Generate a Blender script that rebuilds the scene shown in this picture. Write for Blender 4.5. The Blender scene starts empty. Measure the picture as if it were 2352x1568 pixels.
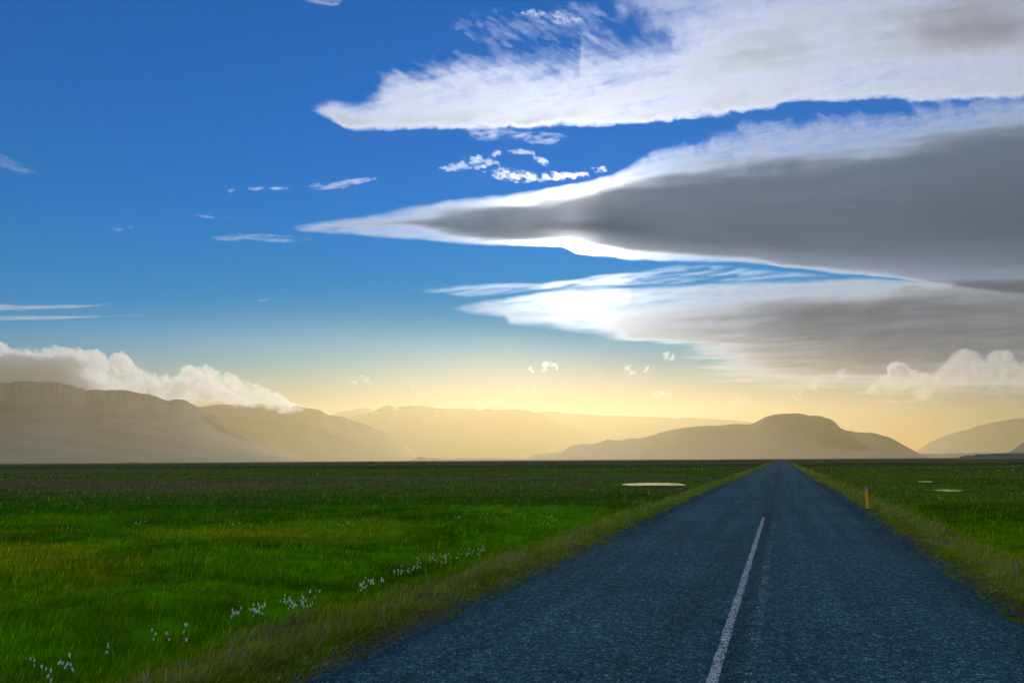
import bpy, math, random
import numpy as np
from mathutils import Vector, Matrix

# ------------------------------------------------------------------ camera
# Sketch units: the photo at 2352 x 1568; 24 mm lens on a 36 mm sensor.
W_S, H_S, F_S = 2352.0, 1568.0, 1568.0
CAM_H = 1.9
PITCH = math.radians(9.81)
ROLL = math.radians(0.32)
FWD = np.array([0.0, math.cos(PITCH), math.sin(PITCH)])
R0 = np.array([1.0, 0.0, 0.0])
U0 = np.array([0.0, -math.sin(PITCH), math.cos(PITCH)])
RIGHT = R0 * math.cos(ROLL) - U0 * math.sin(ROLL)
UP = U0 * math.cos(ROLL) + R0 * math.sin(ROLL)
EYE = np.array([0.0, 0.0, CAM_H])

scene = bpy.context.scene
col = scene.collection
cam_data = bpy.data.cameras.new('camera')
cam = bpy.data.objects.new('camera', cam_data)
col.objects.link(cam)
cam_data.sensor_width = 36.0
cam_data.lens = 24.0
cam_data.clip_start = 0.1
cam_data.clip_end = 400000.0
M = Matrix(((RIGHT[0], UP[0], -FWD[0], EYE[0]),
            (RIGHT[1], UP[1], -FWD[1], EYE[1]),
            (RIGHT[2], UP[2], -FWD[2], EYE[2]),
            (0, 0, 0, 1)))
cam.matrix_world = M
scene.camera = cam

def ray(x, y):
    """World direction through a point of the sketch (arrays welcome)."""
    x = np.asarray(x, float); y = np.asarray(y, float)
    d = (FWD[None] * F_S + RIGHT[None] * (x.reshape(-1, 1) - W_S / 2)
         + UP[None] * (H_S / 2 - y.reshape(-1, 1)))
    return d / np.linalg.norm(d, axis=1, keepdims=True)

def on_ground(x, y, z=0.0):
    d = ray(x, y)
    return EYE + d * ((z - CAM_H) / d[:, 2:3])

# ------------------------------------------------------------------ world, sun, exposure
SUN_D = ray(1313, 541)[0]
SUN_EL = math.asin(SUN_D[2])
SUN_AZ = math.atan2(SUN_D[0], SUN_D[1])            # clockwise from +Y
SKY_STRENGTH = 0.12
SUN_STRENGTH = 4.0

world = bpy.data.worlds.new('World')
scene.world = world
world.use_nodes = True
nt = world.node_tree
bg = nt.nodes['Background']
sky = nt.nodes.new('ShaderNodeTexSky')
sky.sky_type = 'NISHITA'
sky.sun_disc = False
sky.sun_elevation = SUN_EL
sky.sun_rotation = SUN_AZ
sky.altitude = 0
sky.air_density = 1.0
sky.dust_density = 0.05
sky.ozone_density = 3.0
hsv = nt.nodes.new('ShaderNodeHueSaturation')
hsv.inputs['Saturation'].default_value = 2.0
nt.links.new(sky.outputs[0], hsv.inputs['Color'])
# warmer air low down: tint by elevation
tcw = nt.nodes.new('ShaderNodeTexCoord'); sep_w = nt.nodes.new('ShaderNodeSeparateXYZ')
el = nt.nodes.new('ShaderNodeValToRGB')
el.color_ramp.elements[0].position = 0.0; el.color_ramp.elements[0].color = (.52, .47, .50, 1)
el.color_ramp.elements[1].position = 0.42; el.color_ramp.elements[1].color = (.40, .73, 1.0, 1)
k0_ = el.color_ramp.elements.new(.085); k0_.color = (.54, .50, .53, 1)
k_ = el.color_ramp.elements.new(.16); k_.color = (.80, .85, .95, 1)
mul_w = nt.nodes.new('ShaderNodeMixRGB'); mul_w.blend_type = 'MULTIPLY'; mul_w.inputs[0].default_value = 1
nt.links.new(tcw.outputs['Generated'], sep_w.inputs[0]); nt.links.new(sep_w.outputs[2], el.inputs[0])
nt.links.new(hsv.outputs[0], mul_w.inputs[1]); nt.links.new(el.outputs[0], mul_w.inputs[2])
# the low sky under the sun glows peach
dotn = nt.nodes.new('ShaderNodeVectorMath'); dotn.operation = 'DOT_PRODUCT'
_sh = Vector((SUN_D[0], SUN_D[1], 0)).normalized(); dotn.inputs[1].default_value = _sh
nt.links.new(tcw.outputs['Generated'], dotn.inputs[0])
ra = nt.nodes.new('ShaderNodeMapRange'); ra.interpolation_type = 'SMOOTHSTEP'; ra.inputs[1].default_value = .70; ra.inputs[2].default_value = 1.0
rz = nt.nodes.new('ShaderNodeMapRange'); rz.interpolation_type = 'SMOOTHSTEP'; rz.inputs[1].default_value = .38; rz.inputs[2].default_value = .15
nt.links.new(dotn.outputs['Value'], ra.inputs[0]); nt.links.new(sep_w.outputs[2], rz.inputs[0])
gl = nt.nodes.new('ShaderNodeMath'); gl.operation = 'MULTIPLY'; nt.links.new(ra.outputs[0], gl.inputs[0]); nt.links.new(rz.outputs[0], gl.inputs[1])
glow = nt.nodes.new('ShaderNodeMixRGB'); glow.blend_type = 'MULTIPLY'; glow.inputs[2].default_value = (1.85, .96, .74, 1)
nt.links.new(gl.outputs[0], glow.inputs[0]); nt.links.new(mul_w.outputs[0], glow.inputs[1])
# overhead and behind the viewer the sky is whitened and brightened, added as neutral fill light
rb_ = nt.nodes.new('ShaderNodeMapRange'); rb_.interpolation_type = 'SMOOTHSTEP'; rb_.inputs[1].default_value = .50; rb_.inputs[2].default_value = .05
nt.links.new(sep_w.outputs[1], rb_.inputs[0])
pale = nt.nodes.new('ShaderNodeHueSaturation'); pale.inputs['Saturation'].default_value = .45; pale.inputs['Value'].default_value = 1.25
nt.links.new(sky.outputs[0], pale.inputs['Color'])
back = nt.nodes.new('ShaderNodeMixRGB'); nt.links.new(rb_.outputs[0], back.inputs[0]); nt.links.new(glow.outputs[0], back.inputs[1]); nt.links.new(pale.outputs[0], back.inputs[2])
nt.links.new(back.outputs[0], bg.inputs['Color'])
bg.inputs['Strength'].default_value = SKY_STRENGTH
world.cycles.sampling_method = 'MANUAL'
world.cycles.sample_map_resolution = 512

sun_data = bpy.data.lights.new('sun', 'SUN')
sun = bpy.data.objects.new('sun', sun_data)
col.objects.link(sun)
sun_data.energy = SUN_STRENGTH
sun_data.angle = math.radians(0.5)
sun_data.color = (1.0, 0.96, 0.90)
sun.rotation_euler = Vector(SUN_D).to_track_quat('Z', 'Y').to_euler()
sun.location = (0, 0, 100)

vs = scene.view_settings
vs.view_transform = 'Standard'
vs.look = 'None'
vs.exposure = 0.0
vs.gamma = 1.0
vs.use_curve_mapping = False

cy = scene.cycles
cy.max_bounces = 16
cy.diffuse_bounces = 5
cy.glossy_bounces = 3
cy.transmission_bounces = 6
cy.volume_bounces = 12
cy.transparent_max_bounces = 64
cy.use_denoising = True
cy.caustics_reflective = False
cy.caustics_refractive = False

# ------------------------------------------------------------------ noise
def vnoise(x, y, seed):
    """Smooth value noise in -1..1 on a 256 lattice."""
    tab = np.random.RandomState(seed).uniform(-1, 1, (256, 256))
    xi = np.floor(x).astype(int); yi = np.floor(y).astype(int)
    fx = x - xi; fy = y - yi
    fx = fx * fx * fx * (fx * (fx * 6 - 15) + 10); fy = fy * fy * fy * (fy * (fy * 6 - 15) + 10)
    a = tab[yi & 255, xi & 255]; b = tab[yi & 255, (xi + 1) & 255]
    c = tab[(yi + 1) & 255, xi & 255]; d = tab[(yi + 1) & 255, (xi + 1) & 255]
    return (a * (1 - fx) + b * fx) * (1 - fy) + (c * (1 - fx) + d * fx) * fy

def fbm(x, y, seed, octaves=5, gain=0.5, ridged=False):
    s = 0.0; a = 1.0; n = 0.0
    ca, sa = math.cos(0.6), math.sin(0.6)
    for k in range(octaves):
        v = vnoise(x + 17.3 * k, y + 9.1 * k, seed + k)
        if ridged:
            v = 1 - 2 * np.abs(v)
        s = s + a * v; n += a
        a *= gain
        x, y = (x * ca - y * sa) * 2.03, (x * sa + y * ca) * 2.03
    return s / n * 1.6

def curve(pts):
    """Smooth interpolation through (x, y) points."""
    xs = np.array([p[0] for p in pts], float); ys = np.array([p[1] for p in pts], float)
    m = np.gradient(ys, xs)
    dl = np.diff(ys) / np.diff(xs)
    for k in range(1, len(xs) - 1):                 # limit overshoot
        if dl[k - 1] * dl[k] <= 0:
            m[k] = 0
        else:
            m[k] = np.sign(dl[k]) * min(abs(m[k]), 3 * min(abs(dl[k]), abs(dl[k - 1])))
    def f(x):
        x = np.asarray(x, float)
        k = np.clip(np.searchsorted(xs, x) - 1, 0, len(xs) - 2)
        h = xs[k + 1] - xs[k]; t = np.clip((x - xs[k]) / h, 0, 1)
        t2 = t * t; t3 = t2 * t
        return (ys[k] * (2 * t3 - 3 * t2 + 1) + m[k] * h * (t3 - 2 * t2 + t)
                + ys[k + 1] * (3 * t2 - 2 * t3) + m[k + 1] * h * (t3 - t2))
    return f

def sm(a, b, x):
    t = np.clip((x - a) / (b - a), 0, 1)
    return t * t * (3 - 2 * t)

# ------------------------------------------------------------------ building helpers
def mesh_np(name, verts, faces, smooth=True):
    """Mesh from numpy arrays; faces is (n,4) or (n,3)."""
    me = bpy.data.meshes.new(name)
    verts = np.ascontiguousarray(verts, dtype=np.float32)
    faces = np.ascontiguousarray(faces, dtype=np.int32)
    n, k = faces.shape
    me.vertices.add(len(verts)); me.vertices.foreach_set('co', verts.ravel())
    me.loops.add(n * k); me.loops.foreach_set('vertex_index', faces.ravel())
    me.polygons.add(n)
    me.polygons.foreach_set('loop_start', np.arange(0, n * k, k, dtype=np.int32))
    me.polygons.foreach_set('loop_total', np.full(n, k, dtype=np.int32))
    if smooth:
        me.polygons.foreach_set('use_smooth', np.ones(n, dtype=bool))
    me.update(calc_edges=True)
    return me

def link(name, me, material=None, parent=None, label=None, cat=None, group=None, kind=None):
    o = bpy.data.objects.new(name, me)
    col.objects.link(o)
    if material is not None:
        me.materials.append(material)
    if parent is not None:
        o.parent = parent
    if label: o['label'] = label
    if cat: o['category'] = cat
    if group: o['group'] = group
    if kind: o['kind'] = kind
    return o

def new_mat(name):
    m = bpy.data.materials.new(name)
    m.use_nodes = True
    m.node_tree.nodes.clear()
    return m, m.node_tree

def volume_mat(name, density, color, g, surface=False):
    m, t = new_mat(name)
    out = t.nodes.new('ShaderNodeOutputMaterial')
    v = t.nodes.new('ShaderNodeVolumePrincipled')
    v.inputs['Color'].default_value = (*color, 1)
    v.inputs['Density'].default_value = density
    v.inputs['Density Attribute'].default_value = ''
    v.inputs['Anisotropy'].default_value = g
    t.links.new(v.outputs[0], out.inputs['Volume'])
    m.cycles.homogeneous_volume = True
    return m

# ------------------------------------------------------------------ haze
HAZE_DENSITY = 1.55e-4
HAZE_TOP = 635.0
def build_haze():
    x0, x1, y0, y1, z0, z1 = -14000, 14000, -3000, 9600, -6, HAZE_TOP
    v = [(x, y, z) for z in (z0, z1) for y in (y0, y1) for x in (x0, x1)]
    f = [(0, 2, 3, 1), (4, 5, 7, 6), (0, 1, 5, 4), (2, 6, 7, 3), (0, 4, 6, 2), (1, 3, 7, 5)]
    me = mesh_np('haze', np.array(v), np.array(f), smooth=False)
    link('haze', me, volume_mat('haze_air', HAZE_DENSITY, (1.0, 0.78, 0.38), 0.58), kind='stuff')
build_haze()

# ------------------------------------------------------------------ clouds
def cloud(name, label, box, tau_fn, sigma, material, altitude=None, distance=None, step=2.6, group=None, lift=0.6):
    """A closed, lens-like body of cloud: a sheet whose thickness gives the optical depth tau_fn.
    altitude: a level sheet at that height; distance: an upright bank that far away."""
    x0, x1, y0, y1 = box
    nx = int((x1 - x0) / step) + 1; ny = int((y1 - y0) / step) + 1
    X, Y = np.meshgrid(np.linspace(x0, x1, nx), np.linspace(y0, y1, ny))
    tau = np.asarray(tau_fn(X, Y), float)
    tau[0, :] = tau[-1, :] = 0; tau[:, 0] = tau[:, -1] = 0
    tau = np.where(tau < 0.012, 0, tau)
    d = ray(X.ravel(), Y.ravel())
    T = tau.ravel()
    if altitude is not None:
        se = np.maximum(d[:, 2:3], 0.02)
        P = EYE + d * ((altitude - CAM_H) / se)
        t = (T * se[:, 0] / sigma)[:, None] * np.array([[0, 0, 1.0]])
    else:
        ce = np.hypot(d[:, 0], d[:, 1])[:, None]
        D = distance(X, Y).ravel()[:, None] if callable(distance) else distance
        P = EYE + d * (D / ce)
        h = np.concatenate([d[:, :2] / ce, np.zeros((len(d), 1))], axis=1)
        t = (T * ce[:, 0] / sigma)[:, None] * h
    hi = P + t * lift
    lo = P - t * (1 - lift)
    n = len(T)
    idx = np.arange(n).reshape(ny, nx)
    q = np.stack([idx[:-1, :-1], idx[:-1, 1:], idx[1:, 1:], idx[1:, :-1]], axis=-1).reshape(-1, 4)
    q = q[(T[q] > 0).any(axis=1)]
    lo_id = np.where(T > 0, np.arange(n) + n, np.arange(n))
    f = np.concatenate([q, lo_id[q][:, ::-1]])
    used = np.unique(f)
    remap = np.zeros(2 * n, dtype=np.int64); remap[used] = np.arange(len(used))
    V = np.concatenate([hi, lo])[used]
    org = V.mean(axis=0)
    me = mesh_np(name, V - org, remap[f])
    o = link(name, me, material, label=label, cat='cloud', group=group)
    o.location = org
    return o

G_CLOUD = 0.38
def high_cloud_mat(name, color, g=G_CLOUD):
    m = volume_mat(name, 0.017, color, g)
    t = m.node_tree
    vp = next(n for n in t.nodes if n.type == 'PRINCIPLED_VOLUME'); vo = next(n for n in t.nodes if n.type == 'OUTPUT_MATERIAL')
    v2 = t.nodes.new('ShaderNodeVolumeScatter')           # droplets and crystals also scatter a narrow forward beam
    v2.inputs['Color'].default_value = (.99, .99, .99, 1); v2.inputs['Density'].default_value = 0.003; v2.inputs['Anisotropy'].default_value = .96
    a = t.nodes.new('ShaderNodeAddShader'); t.links.new(vp.outputs[0], a.inputs[0]); t.links.new(v2.outputs[0], a.inputs[1]); t.links.new(a.outputs[0], vo.inputs['Volume'])
    return m
ice = high_cloud_mat('ice_cloud', (.998, .992, .98), .53)
lens_fog = high_cloud_mat('lens_cloud', (.865, .915, .975))
ribbon_fog = high_cloud_mat('ribbon_cloud', (.935, .955, .985))

def streak(X, Y, seed, sx, sy, ang=0.0, oct=5):
    c, s = math.cos(ang), math.sin(ang)
    return fbm((X * c + Y * s) / sx, (-X * s + Y * c) / sy, seed, oct)

# -- the wide grey lens with the bright rim
c2_top = curve([(660, 521), (691, 512.5), (769, 501), (867, 489), (926, 473), (984, 464), (1043, 456), (1140, 446), (1219, 436),
                (1297, 423), (1355, 411), (1414, 395), (1450, 378), (1481, 360), (1502, 346), (1531, 333), (1610, 314), (1676, 298),
                (1730, 284), (1792, 280), (1875, 269), (1958, 261), (2041, 255), (2150, 238), (2352, 215), (2600, 180)])
c2_bot = curve([(660, 525), (691, 534), (809, 540), (887, 548), (1004, 557), (1160, 566), (1277, 567), (1301, 571), (1316, 579),
                (1348, 587), (1394, 591), (1434, 598), (1501, 601), (1585, 602), (1689, 605), (1751, 609.5), (1792, 614), (1854, 620),
                (1916, 630), (1978, 634), (2099, 646), (2160, 654), (2352, 664), (2600, 668)])
c2_it = curve([(660, 540), (800, 535), (920, 520), (965, 510), (1004, 497), (1082, 483), (1199, 473), (1316, 450), (1394, 434), (1502, 417),
               (1626, 394), (1792, 378), (1999, 357), (2206, 312), (2352, 292), (2600, 262)])
c2_ib = curve([(660, 505), (800, 505), (920, 505), (965, 518), (1043, 541), (1160, 549.6), (1277, 553.5), (1316, 555), (1355, 563), (1414, 571), (1502, 577),
               (1626, 588), (1709, 592), (1751, 597), (1792, 605), (1875, 614), (1958, 624), (2041, 631), (2094, 642), (2160, 650), (2352, 660), (2600, 664)])

def rag_noise(X, Y, seed, base):
    wx = fbm(X / base, Y / base, seed + 1, 4) * base * .5; wy = fbm(X / base, Y / base, seed + 2, 4) * base * .5
    return fbm((X + wx) / base, (Y + wy) / base, seed, 6, .62)

def tau_grey_lens(X, Y):
    rag = sm(1380, 1620, X)
    wob = rag_noise(X, Y, 11, 46) * (2.5 + 17 * rag)
    top = c2_top(X) - wob - 5 * rag
    bot = c2_bot(X) + fbm(X / 40, Y / 18, 14, 5) * 1.6
    e_t = (Y - top) / (17.0 + 26 * rag); e_b = (bot - Y) / 8.0
    s = np.clip(np.minimum(e_t, e_b), 0, 1)
    soft = 1 + 0.30 * streak(X, Y, 15, 70, 12, -0.14) + .22 * rag_noise(X, Y, 16, 22)
    g = np.minimum((Y - c2_it(X)) / (16.0 + 22 * rag + 12 * sm(1250, 1000, X)), (c2_ib(X) - Y) / (8.0 + 10 * sm(1200, 1000, X))) + .35 * streak(X, Y, 17, 110, 9, -.07) + .15 * rag_noise(X, Y, 18, 30) * rag
    fib = streak(X, Y, 20, 46, 6, -.2, 5)
    tau = .82 * s ** 1.35 * np.clip(soft + .35 * fib, .15, 2) + 5.0 * sm(-1.0, 1.1, g) + 6.0 * sm(.6, 9, g) * (1 + .12 * streak(X, Y, 19, 260, 18, -.05))
    return np.where(np.minimum(e_t, e_b) > 0, tau * sm(655, 720, X), 0)

cloud('cloud', 'huge grey lens-shaped cloud with a bright white rim, hiding the sun', (640, 2600, 150, 680), tau_grey_lens, 0.02, lens_fog, altitude=9000, step=2.0)

# -- the lower lens
c3_top = curve([(1023, 710), (1082, 694), (1160, 680), (1238, 667), (1355, 659), (1493, 654), (1585, 649), (1792, 643), (1916, 638), (1978, 634), (2094, 640), (2200, 638), (2352, 634), (2600, 626)])
c3_bot = curve([(1023, 712), (1082, 725), (1160, 738), (1175, 750), (1257, 755), (1316, 766), (1375, 777), (1430, 800), (1500, 880), (1560, 908), (1960, 912), (2600, 915)])
c3_gt = curve([(1023, 760), (1180, 745), (1270, 722), (1378, 714), (1544, 701), (1709, 686), (1875, 674), (1916, 676), (1978, 684), (2060, 660), (2094, 648), (2200, 644), (2600, 632)])

def tau_low_lens(X, Y):
    wob = fbm(X / 50, Y / 9, 21, 5) * 3
    top = c3_top(X) + wob * 0.7
    bot = c3_bot(X) + wob
    # the fraying end: filaments trailing off along x ~ 1560 .. 1600 down to y ~ 880
    fr = 1515 + 0.30 * np.maximum(Y - 775, 0) + fbm(X / 110, Y / 6, 22, 5, .62) * 60
    g = (Y - c3_gt(X) + wob * .5) / 18.0
    sb = (bot - Y) / 20.0
    sl = (X - fr) / 190.0 + np.maximum(0, 790 - Y) / 11.0
    s = np.minimum(np.minimum((Y - top) / 17.0, sb), sl)
    leftgrey = sm(1230, 1500, X)
    inner = sm(.7, 2.6, np.minimum(sb, sl * 2.0))
    q = np.clip(s, 0, 1)
    fib = streak(X, Y, 23, 80, 6, -.1, 5)
    tau = (.66 + .75 * sm(1450, 1800, X) - .22 * sm(755, 800, Y)) * q ** 1.3 * np.clip(1 + .5 * fib + .25 * rag_noise(X, Y, 26, 40), .1, 2) + (2.2 + .7 * sm(1600, 1900, X) + .7 * streak(X, Y, 25, 200, 14, -.05)) * sm(-0.4, 2.0, g) * leftgrey * inner
    tau *= 1 + .8 * sm(1600, 2000, X) * sm(660, 720, Y)
    tau *= 1 - sm(770 + 62 * sm(1650, 1850, X), 900, Y + fbm(X / 180, Y / 8, 24, 5) * 20) * 0.985
    return np.where(s > 0, tau, 0)

cloud('cloud', 'lower lens-shaped cloud with pale gold leading edge and frayed end, under the grey lens', (1000, 2600, 600, 910), tau_low_lens, 0.02, ribbon_fog, altitude=7600)

# -- the thin veil between the two
v_top = curve([(930, 669), (1004, 657), (1121, 651), (1238, 647), (1355, 635), (1434, 624), (1500, 616), (1585, 606), (1668, 608), (1792, 619), (1875, 626), (1960, 634)])
v_bot = curve([(930, 671), (1004, 678), (1082, 682), (1160, 676), (1238, 668), (1355, 664), (1493, 657), (1792, 645), (1960, 638)])
def tau_veil(X, Y):
    top = v_top(X) + fbm(X / 60, Y / 8, 31, 4) * 2; bot = v_bot(X) + fbm(X / 60, Y / 8, 32, 4) * 2
    s = np.minimum((Y - top) / 9, (bot - Y) / 9)
    n = 0.55 + 0.75 * streak(X, Y, 33, 60, 5, -.14)
    return np.where(s > 0, np.clip(s, 0, 1) * np.clip(n, 0.05, 2) * 0.30 * sm(930, 1010, X) * (1 - sm(1880, 1960, X)), 0)
cloud('cloud', 'thin fibrous veil of cloud in the gap between the two lens-shaped clouds', (920, 1970, 596, 690), tau_veil, 0.02, ice, altitude=8300)

# -- the upper white cloud
c1_top = curve([(700, 257), (730, 234), (824, 222), (848, 199), (887, 160), (965, 137), (1082, 111), (1238, 110), (1328, 98), (1336, 60), (1350, -300), (2600, -300)])
c1_bot = curve([(700, 260), (754, 274), (800, 300), (880, 302), (965, 298), (1082, 298), (1199, 294), (1316, 290), (1420, 292), (1502, 286), (1585, 273), (1668, 265), (1751, 257),
                (1834, 238), (1916, 237), (2041, 226), (2120, 236), (2352, 226), (2600, 200)])
def tau_upper(X, Y):
    fur = streak(X, Y, 41, 60, 16, 0.5, 6) * 22 * sm(760, 900, X) + rag_noise(X, Y, 48, 50) * 12 * sm(740, 900, X) + fbm(X / 20, Y / 12, 42, 5) * 4
    top = c1_top(X) + fur
    bot = c1_bot(X) + fbm(X / 30, Y / 16, 43, 5) * (2 + 4 * sm(900, 1300, X)) + fbm(X / 10, Y / 8, 44, 3) * 2
    st = (Y - top) / (30 + 45 * sm(760, 900, X)); sb = (bot - Y) / 15.0
    st = np.minimum(st, np.maximum((X - 1350 - 1.1 * Y + rag_noise(X, Y, 47, 34) * 60) / 150.0, (Y - 66 - fur) / 70.0))
    s = np.minimum(st, sb)
    base = 0.34 + 0.75 * sm(85, 10, bot - Y) + 0.60 * sm(230, 60, bot - Y)
    n = streak(X, Y, 45, 240, 34, -0.16, 5)
    n2 = rag_noise(X, Y, 46, 40)
    slope = Y + .09 * (X - 1700)
    grey = sm(20, 90, slope) * (1 - sm(130, 215, slope)) * sm(1430, 1800, X) * 1.1 + sm(1900, 2330, X) * (1 - sm(110, 190, Y)) * 1.2 + sm(1450, 1900, X) * (1 - sm(30, 120, Y)) * .5
    n3 = streak(X, Y, 49, 50, 7, -.22, 5)
    tau = np.clip(base * (1.05 + .5 * n + .25 * n2 + .2 * n3), .06, 5) + np.clip(grey * (0.9 + .55 * n + .15 * n2), 0, 9)
    return np.where(s > 0, np.clip(s, 0, 1) ** 1.5 * tau * sm(700, 780, X), 0)
cloud('cloud', 'broad white feathery cloud with a pointed tip, highest in the sky', (690, 2600, -260, 330), tau_upper, 0.02, ice, altitude=9600)


# -- small wisps and scraps
def window(X, Y, cx, cy, rx, ry, ang=0.0):
    c, q = math.cos(ang), math.sin(ang)
    u = ((X - cx) * c + (Y - cy) * q) / rx; v = (-(X - cx) * q + (Y - cy) * c) / ry
    return np.clip(1 - u * u - v * v, 0, 1)

def wisp(label, spots, altitude, seed, scale=(22, 7), ang=0.0, strength=0.6, cut=0.0, group=None, distance=None):
    """Thin torn cloud: spots are (cx, cy, rx, ry[, tilt])."""
    pad = 6
    box = (min(p[0] - p[2] for p in spots) - pad, max(p[0] + p[2] for p in spots) + pad,
           min(p[1] - max(p[3], p[2] * abs(math.sin(p[4] if len(p) > 4 else 0))) for p in spots) - pad,
           max(p[1] + max(p[3], p[2] * abs(math.sin(p[4] if len(p) > 4 else 0))) for p in spots) + pad)
    def tau(X, Y):
        w = np.zeros_like(X)
        wx = fbm(X / 30, Y / 12, seed + 50, 4) * 6; wy = fbm(X / 30, Y / 12, seed + 60, 4) * 2.5
        for p in spots:
            w = np.maximum(w, window(X + wx, Y + wy, *p))
        n = streak(X, Y, seed, scale[0], scale[1], ang, 5)
        n = n + .5 * streak(X, Y, seed + 7, scale[0] * .35, scale[1] * .5, ang, 4)
        v = w ** 0.7 * 0.95 + 0.6 * n - 0.42 - cut
        return np.clip(v, 0, 2) ** 1.2 * sm(0, .35, w) * strength
    return cloud('cloud_wisp', label, box, tau, 0.02, ice, altitude=altitude, distance=distance, step=1.6, group=group)

wisp('faint blurred patch of cloud, alone high above the two thin streaks', [(15, 378, 70, 22, .35), (60, 392, 40, 10, .3)], 9000, 101, (40, 10), .3, .22)
G3 = 'row of three tiny wisps'
wisp('smallest and bluntest of three tiny wisps in a row, farthest from the torn wisp', [(532, 436, 16, 6)], 9000, 102, (18, 6), 0, .42, group=G3)
wisp('middle and longest of three tiny wisps in a row', [(588, 433, 28, 5, -.05)], 9000, 142, (18, 6), 0, .42, group=G3)
wisp('one of three tiny wisps in a row, the one nearest the torn wisp', [(640, 434, 24, 5)], 9000, 152, (18, 6), 0, .42, group=G3)
wisp('narrow torn wisp drifting off to the side of the grey lens-shaped cloud', [(760, 426, 62, 11, -.1), (830, 415, 60, 8, -.12)], 9000, 103, (22, 8), -.1, .42)
wisp('long curdled wisp just above the tip half of the grey lens-shaped cloud', [(1050, 384, 52, 12, -.05), (1100, 374, 50, 20, .15), (1180, 402, 80, 18, .12), (1290, 404, 80, 12, -.03), (1375, 390, 22, 9, -.1)], 9000, 104, (13, 6), .1, .55)
wisp('small arched wisp under the broad white feathery cloud', [(1140, 354, 16, 8, -.2), (1200, 350, 40, 8, .1), (1240, 366, 26, 10, .7)], 9000, 105, (12, 6), .3, .42)
wisp('tiny double wisp in the blue, below the row of three', [(475, 497, 32, 5, .08), (525, 499, 22, 3)], 9000, 106, (18, 5), .1, .38)
wisp('sharp little spindle of cloud just beyond the tip of the grey lens', [(530, 544, 52, 9, -.03), (590, 543, 70, 10, .04), (660, 550, 70, 8)], 9000, 107, (40, 6), 0, .30)
wisp('faintest speck of wisp, alone in the blue', [(282, 524, 34, 7, -.05)], 9000, 108, (18, 6), 0, .25)
wisp('short pale wisp on its own below the spindle', [(604, 690, 32, 4, -.05)], 7600, 110, (30, 4), 0, .22)
wisp('scrap of white cloud cut by the top of the sky', [(735, -4, 60, 18, .15)], 9600, 111, (30, 10), .2, .5)
wisp('rippled white patch above the broad feathery cloud', [(1235, 34, 40, 12, .1), (1295, 44, 52, 18, .15)], 9800, 112, (14, 8), .4, .5)
wisp('very thin bluish veil around the rippled white patch', [(1120, 70, 120, 40, .2), (1220, 60, 160, 40, .1), (1330, 50, 90, 55, 0)], 9850, 113, (40, 12), .5, .16)
wisp('grey-white shred hanging under the broad feathery cloud', [(1150, 308, 110, 18, .05), (1240, 318, 90, 16, 0)], 9300, 114, (34, 10), -.1, .30)

def streak_cloud(label, pts_top, pts_bot, seed, altitude=8000):
    a, b_ = curve(pts_top), curve(pts_bot)
    x0, x1 = pts_top[0][0], pts_top[-1][0]
    def tau(X, Y):
        n1 = fbm(X / 50, Y / 7, seed, 4) * 1.6
        s = np.minimum(Y - a(X) + n1, b_(X) - Y + n1) / 5.0
        return np.where(s > 0, np.clip(s, 0, 1), 0) * 0.75 * (1 + .5 * streak(X, Y, seed + 5, 60, 5, -.05)) * (1 - sm(x1 - 60, x1, X) * .7)
    return cloud('cloud_streak', label, (x0, x1, min(p[1] for p in pts_top) - 8, max(p[1] for p in pts_bot) + 8), tau, 0.02, ice, altitude=altitude, step=1.6, group='thin flat streaks of cloud')
streak_cloud('upper and blunter of the two thin flat streaks of cloud', [(-60, 694), (0, 697), (120, 700), (200, 698), (270, 694)], [(-60, 722), (0, 715), (90, 711), (200, 708), (270, 696)], 120)
streak_cloud('lower and longer of the two thin flat streaks of cloud, needle-pointed', [(-60, 724), (0, 725), (140, 724), (240, 724), (340, 722)], [(-60, 740), (0, 736), (140, 734), (240, 729), (340, 724)], 121)

# -- low cumulus, far beyond the hills
heap_fog = volume_mat('heap_cloud', 0.02, (1.0, 1.0, 1.0), 0.55)
drop = volume_mat('drop_cloud', 0.004, (0.996, 0.996, 0.996), 0.55)

def billow(x, y, seed, octaves=5):
    s = 0.0; a = 1.0; n = 0.0
    for k in range(octaves):
        s = s + a * (np.abs(vnoise(x + 7.7 * k, y + 3.1 * k, seed + k)) * 2 - .6); n += a
        a *= .55; x = x * 2.05; y = y * 2.05
    return s / n

def heap(label, top, bot, seed, distance, n=150, rmin=5, rmax=30, gain=.07, fade=40, name='cumulus_cloud', stretch=1.25, ang=-.35, step=1.6, mat=None, sigma=0.004, pale=1.0):
    a, b_ = curve(top), curve(bot)
    x0, x1 = top[0][0], top[-1][0]
    def tau(X, Y):
        wx = rag_noise(X, Y, seed + 1, 26) * 5; wy = rag_noise(X, Y, seed + 5, 26) * 4
        Xw, Yw = X + wx, Y + wy
        T = lobes_warped(X, Y, Xw, Yw, seed, n, lambda px, py, r: a(px) + r * .72 < py < b_(px) + 6, rmin, rmax, stretch, ang)
        fine = rag_noise(X, Y, seed + 30, 14)
        T = np.where(T > 0, np.clip(T + 3.2 * rag_noise(X, Y, seed + 33, 11) - 1.6, 0, 99), 0)
        sb = (b_(X) - Y + fbm(X / 40, Y / 12, seed + 40, 5) * 16) / fade
        return np.where(T > 0, np.clip(T * gain * (1 + .6 * fine) - .03, 0, 9) * np.clip(sb, 0, 1) ** 1.3, 0) * pale
    ys = [p[1] for p in top] + [p[1] for p in bot]
    return cloud(name, label, (x0 - 20, x1 + 20, min(ys) - 16, max(ys) + 14), tau, sigma, mat or drop, distance=distance, step=step, lift=0.5)

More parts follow.
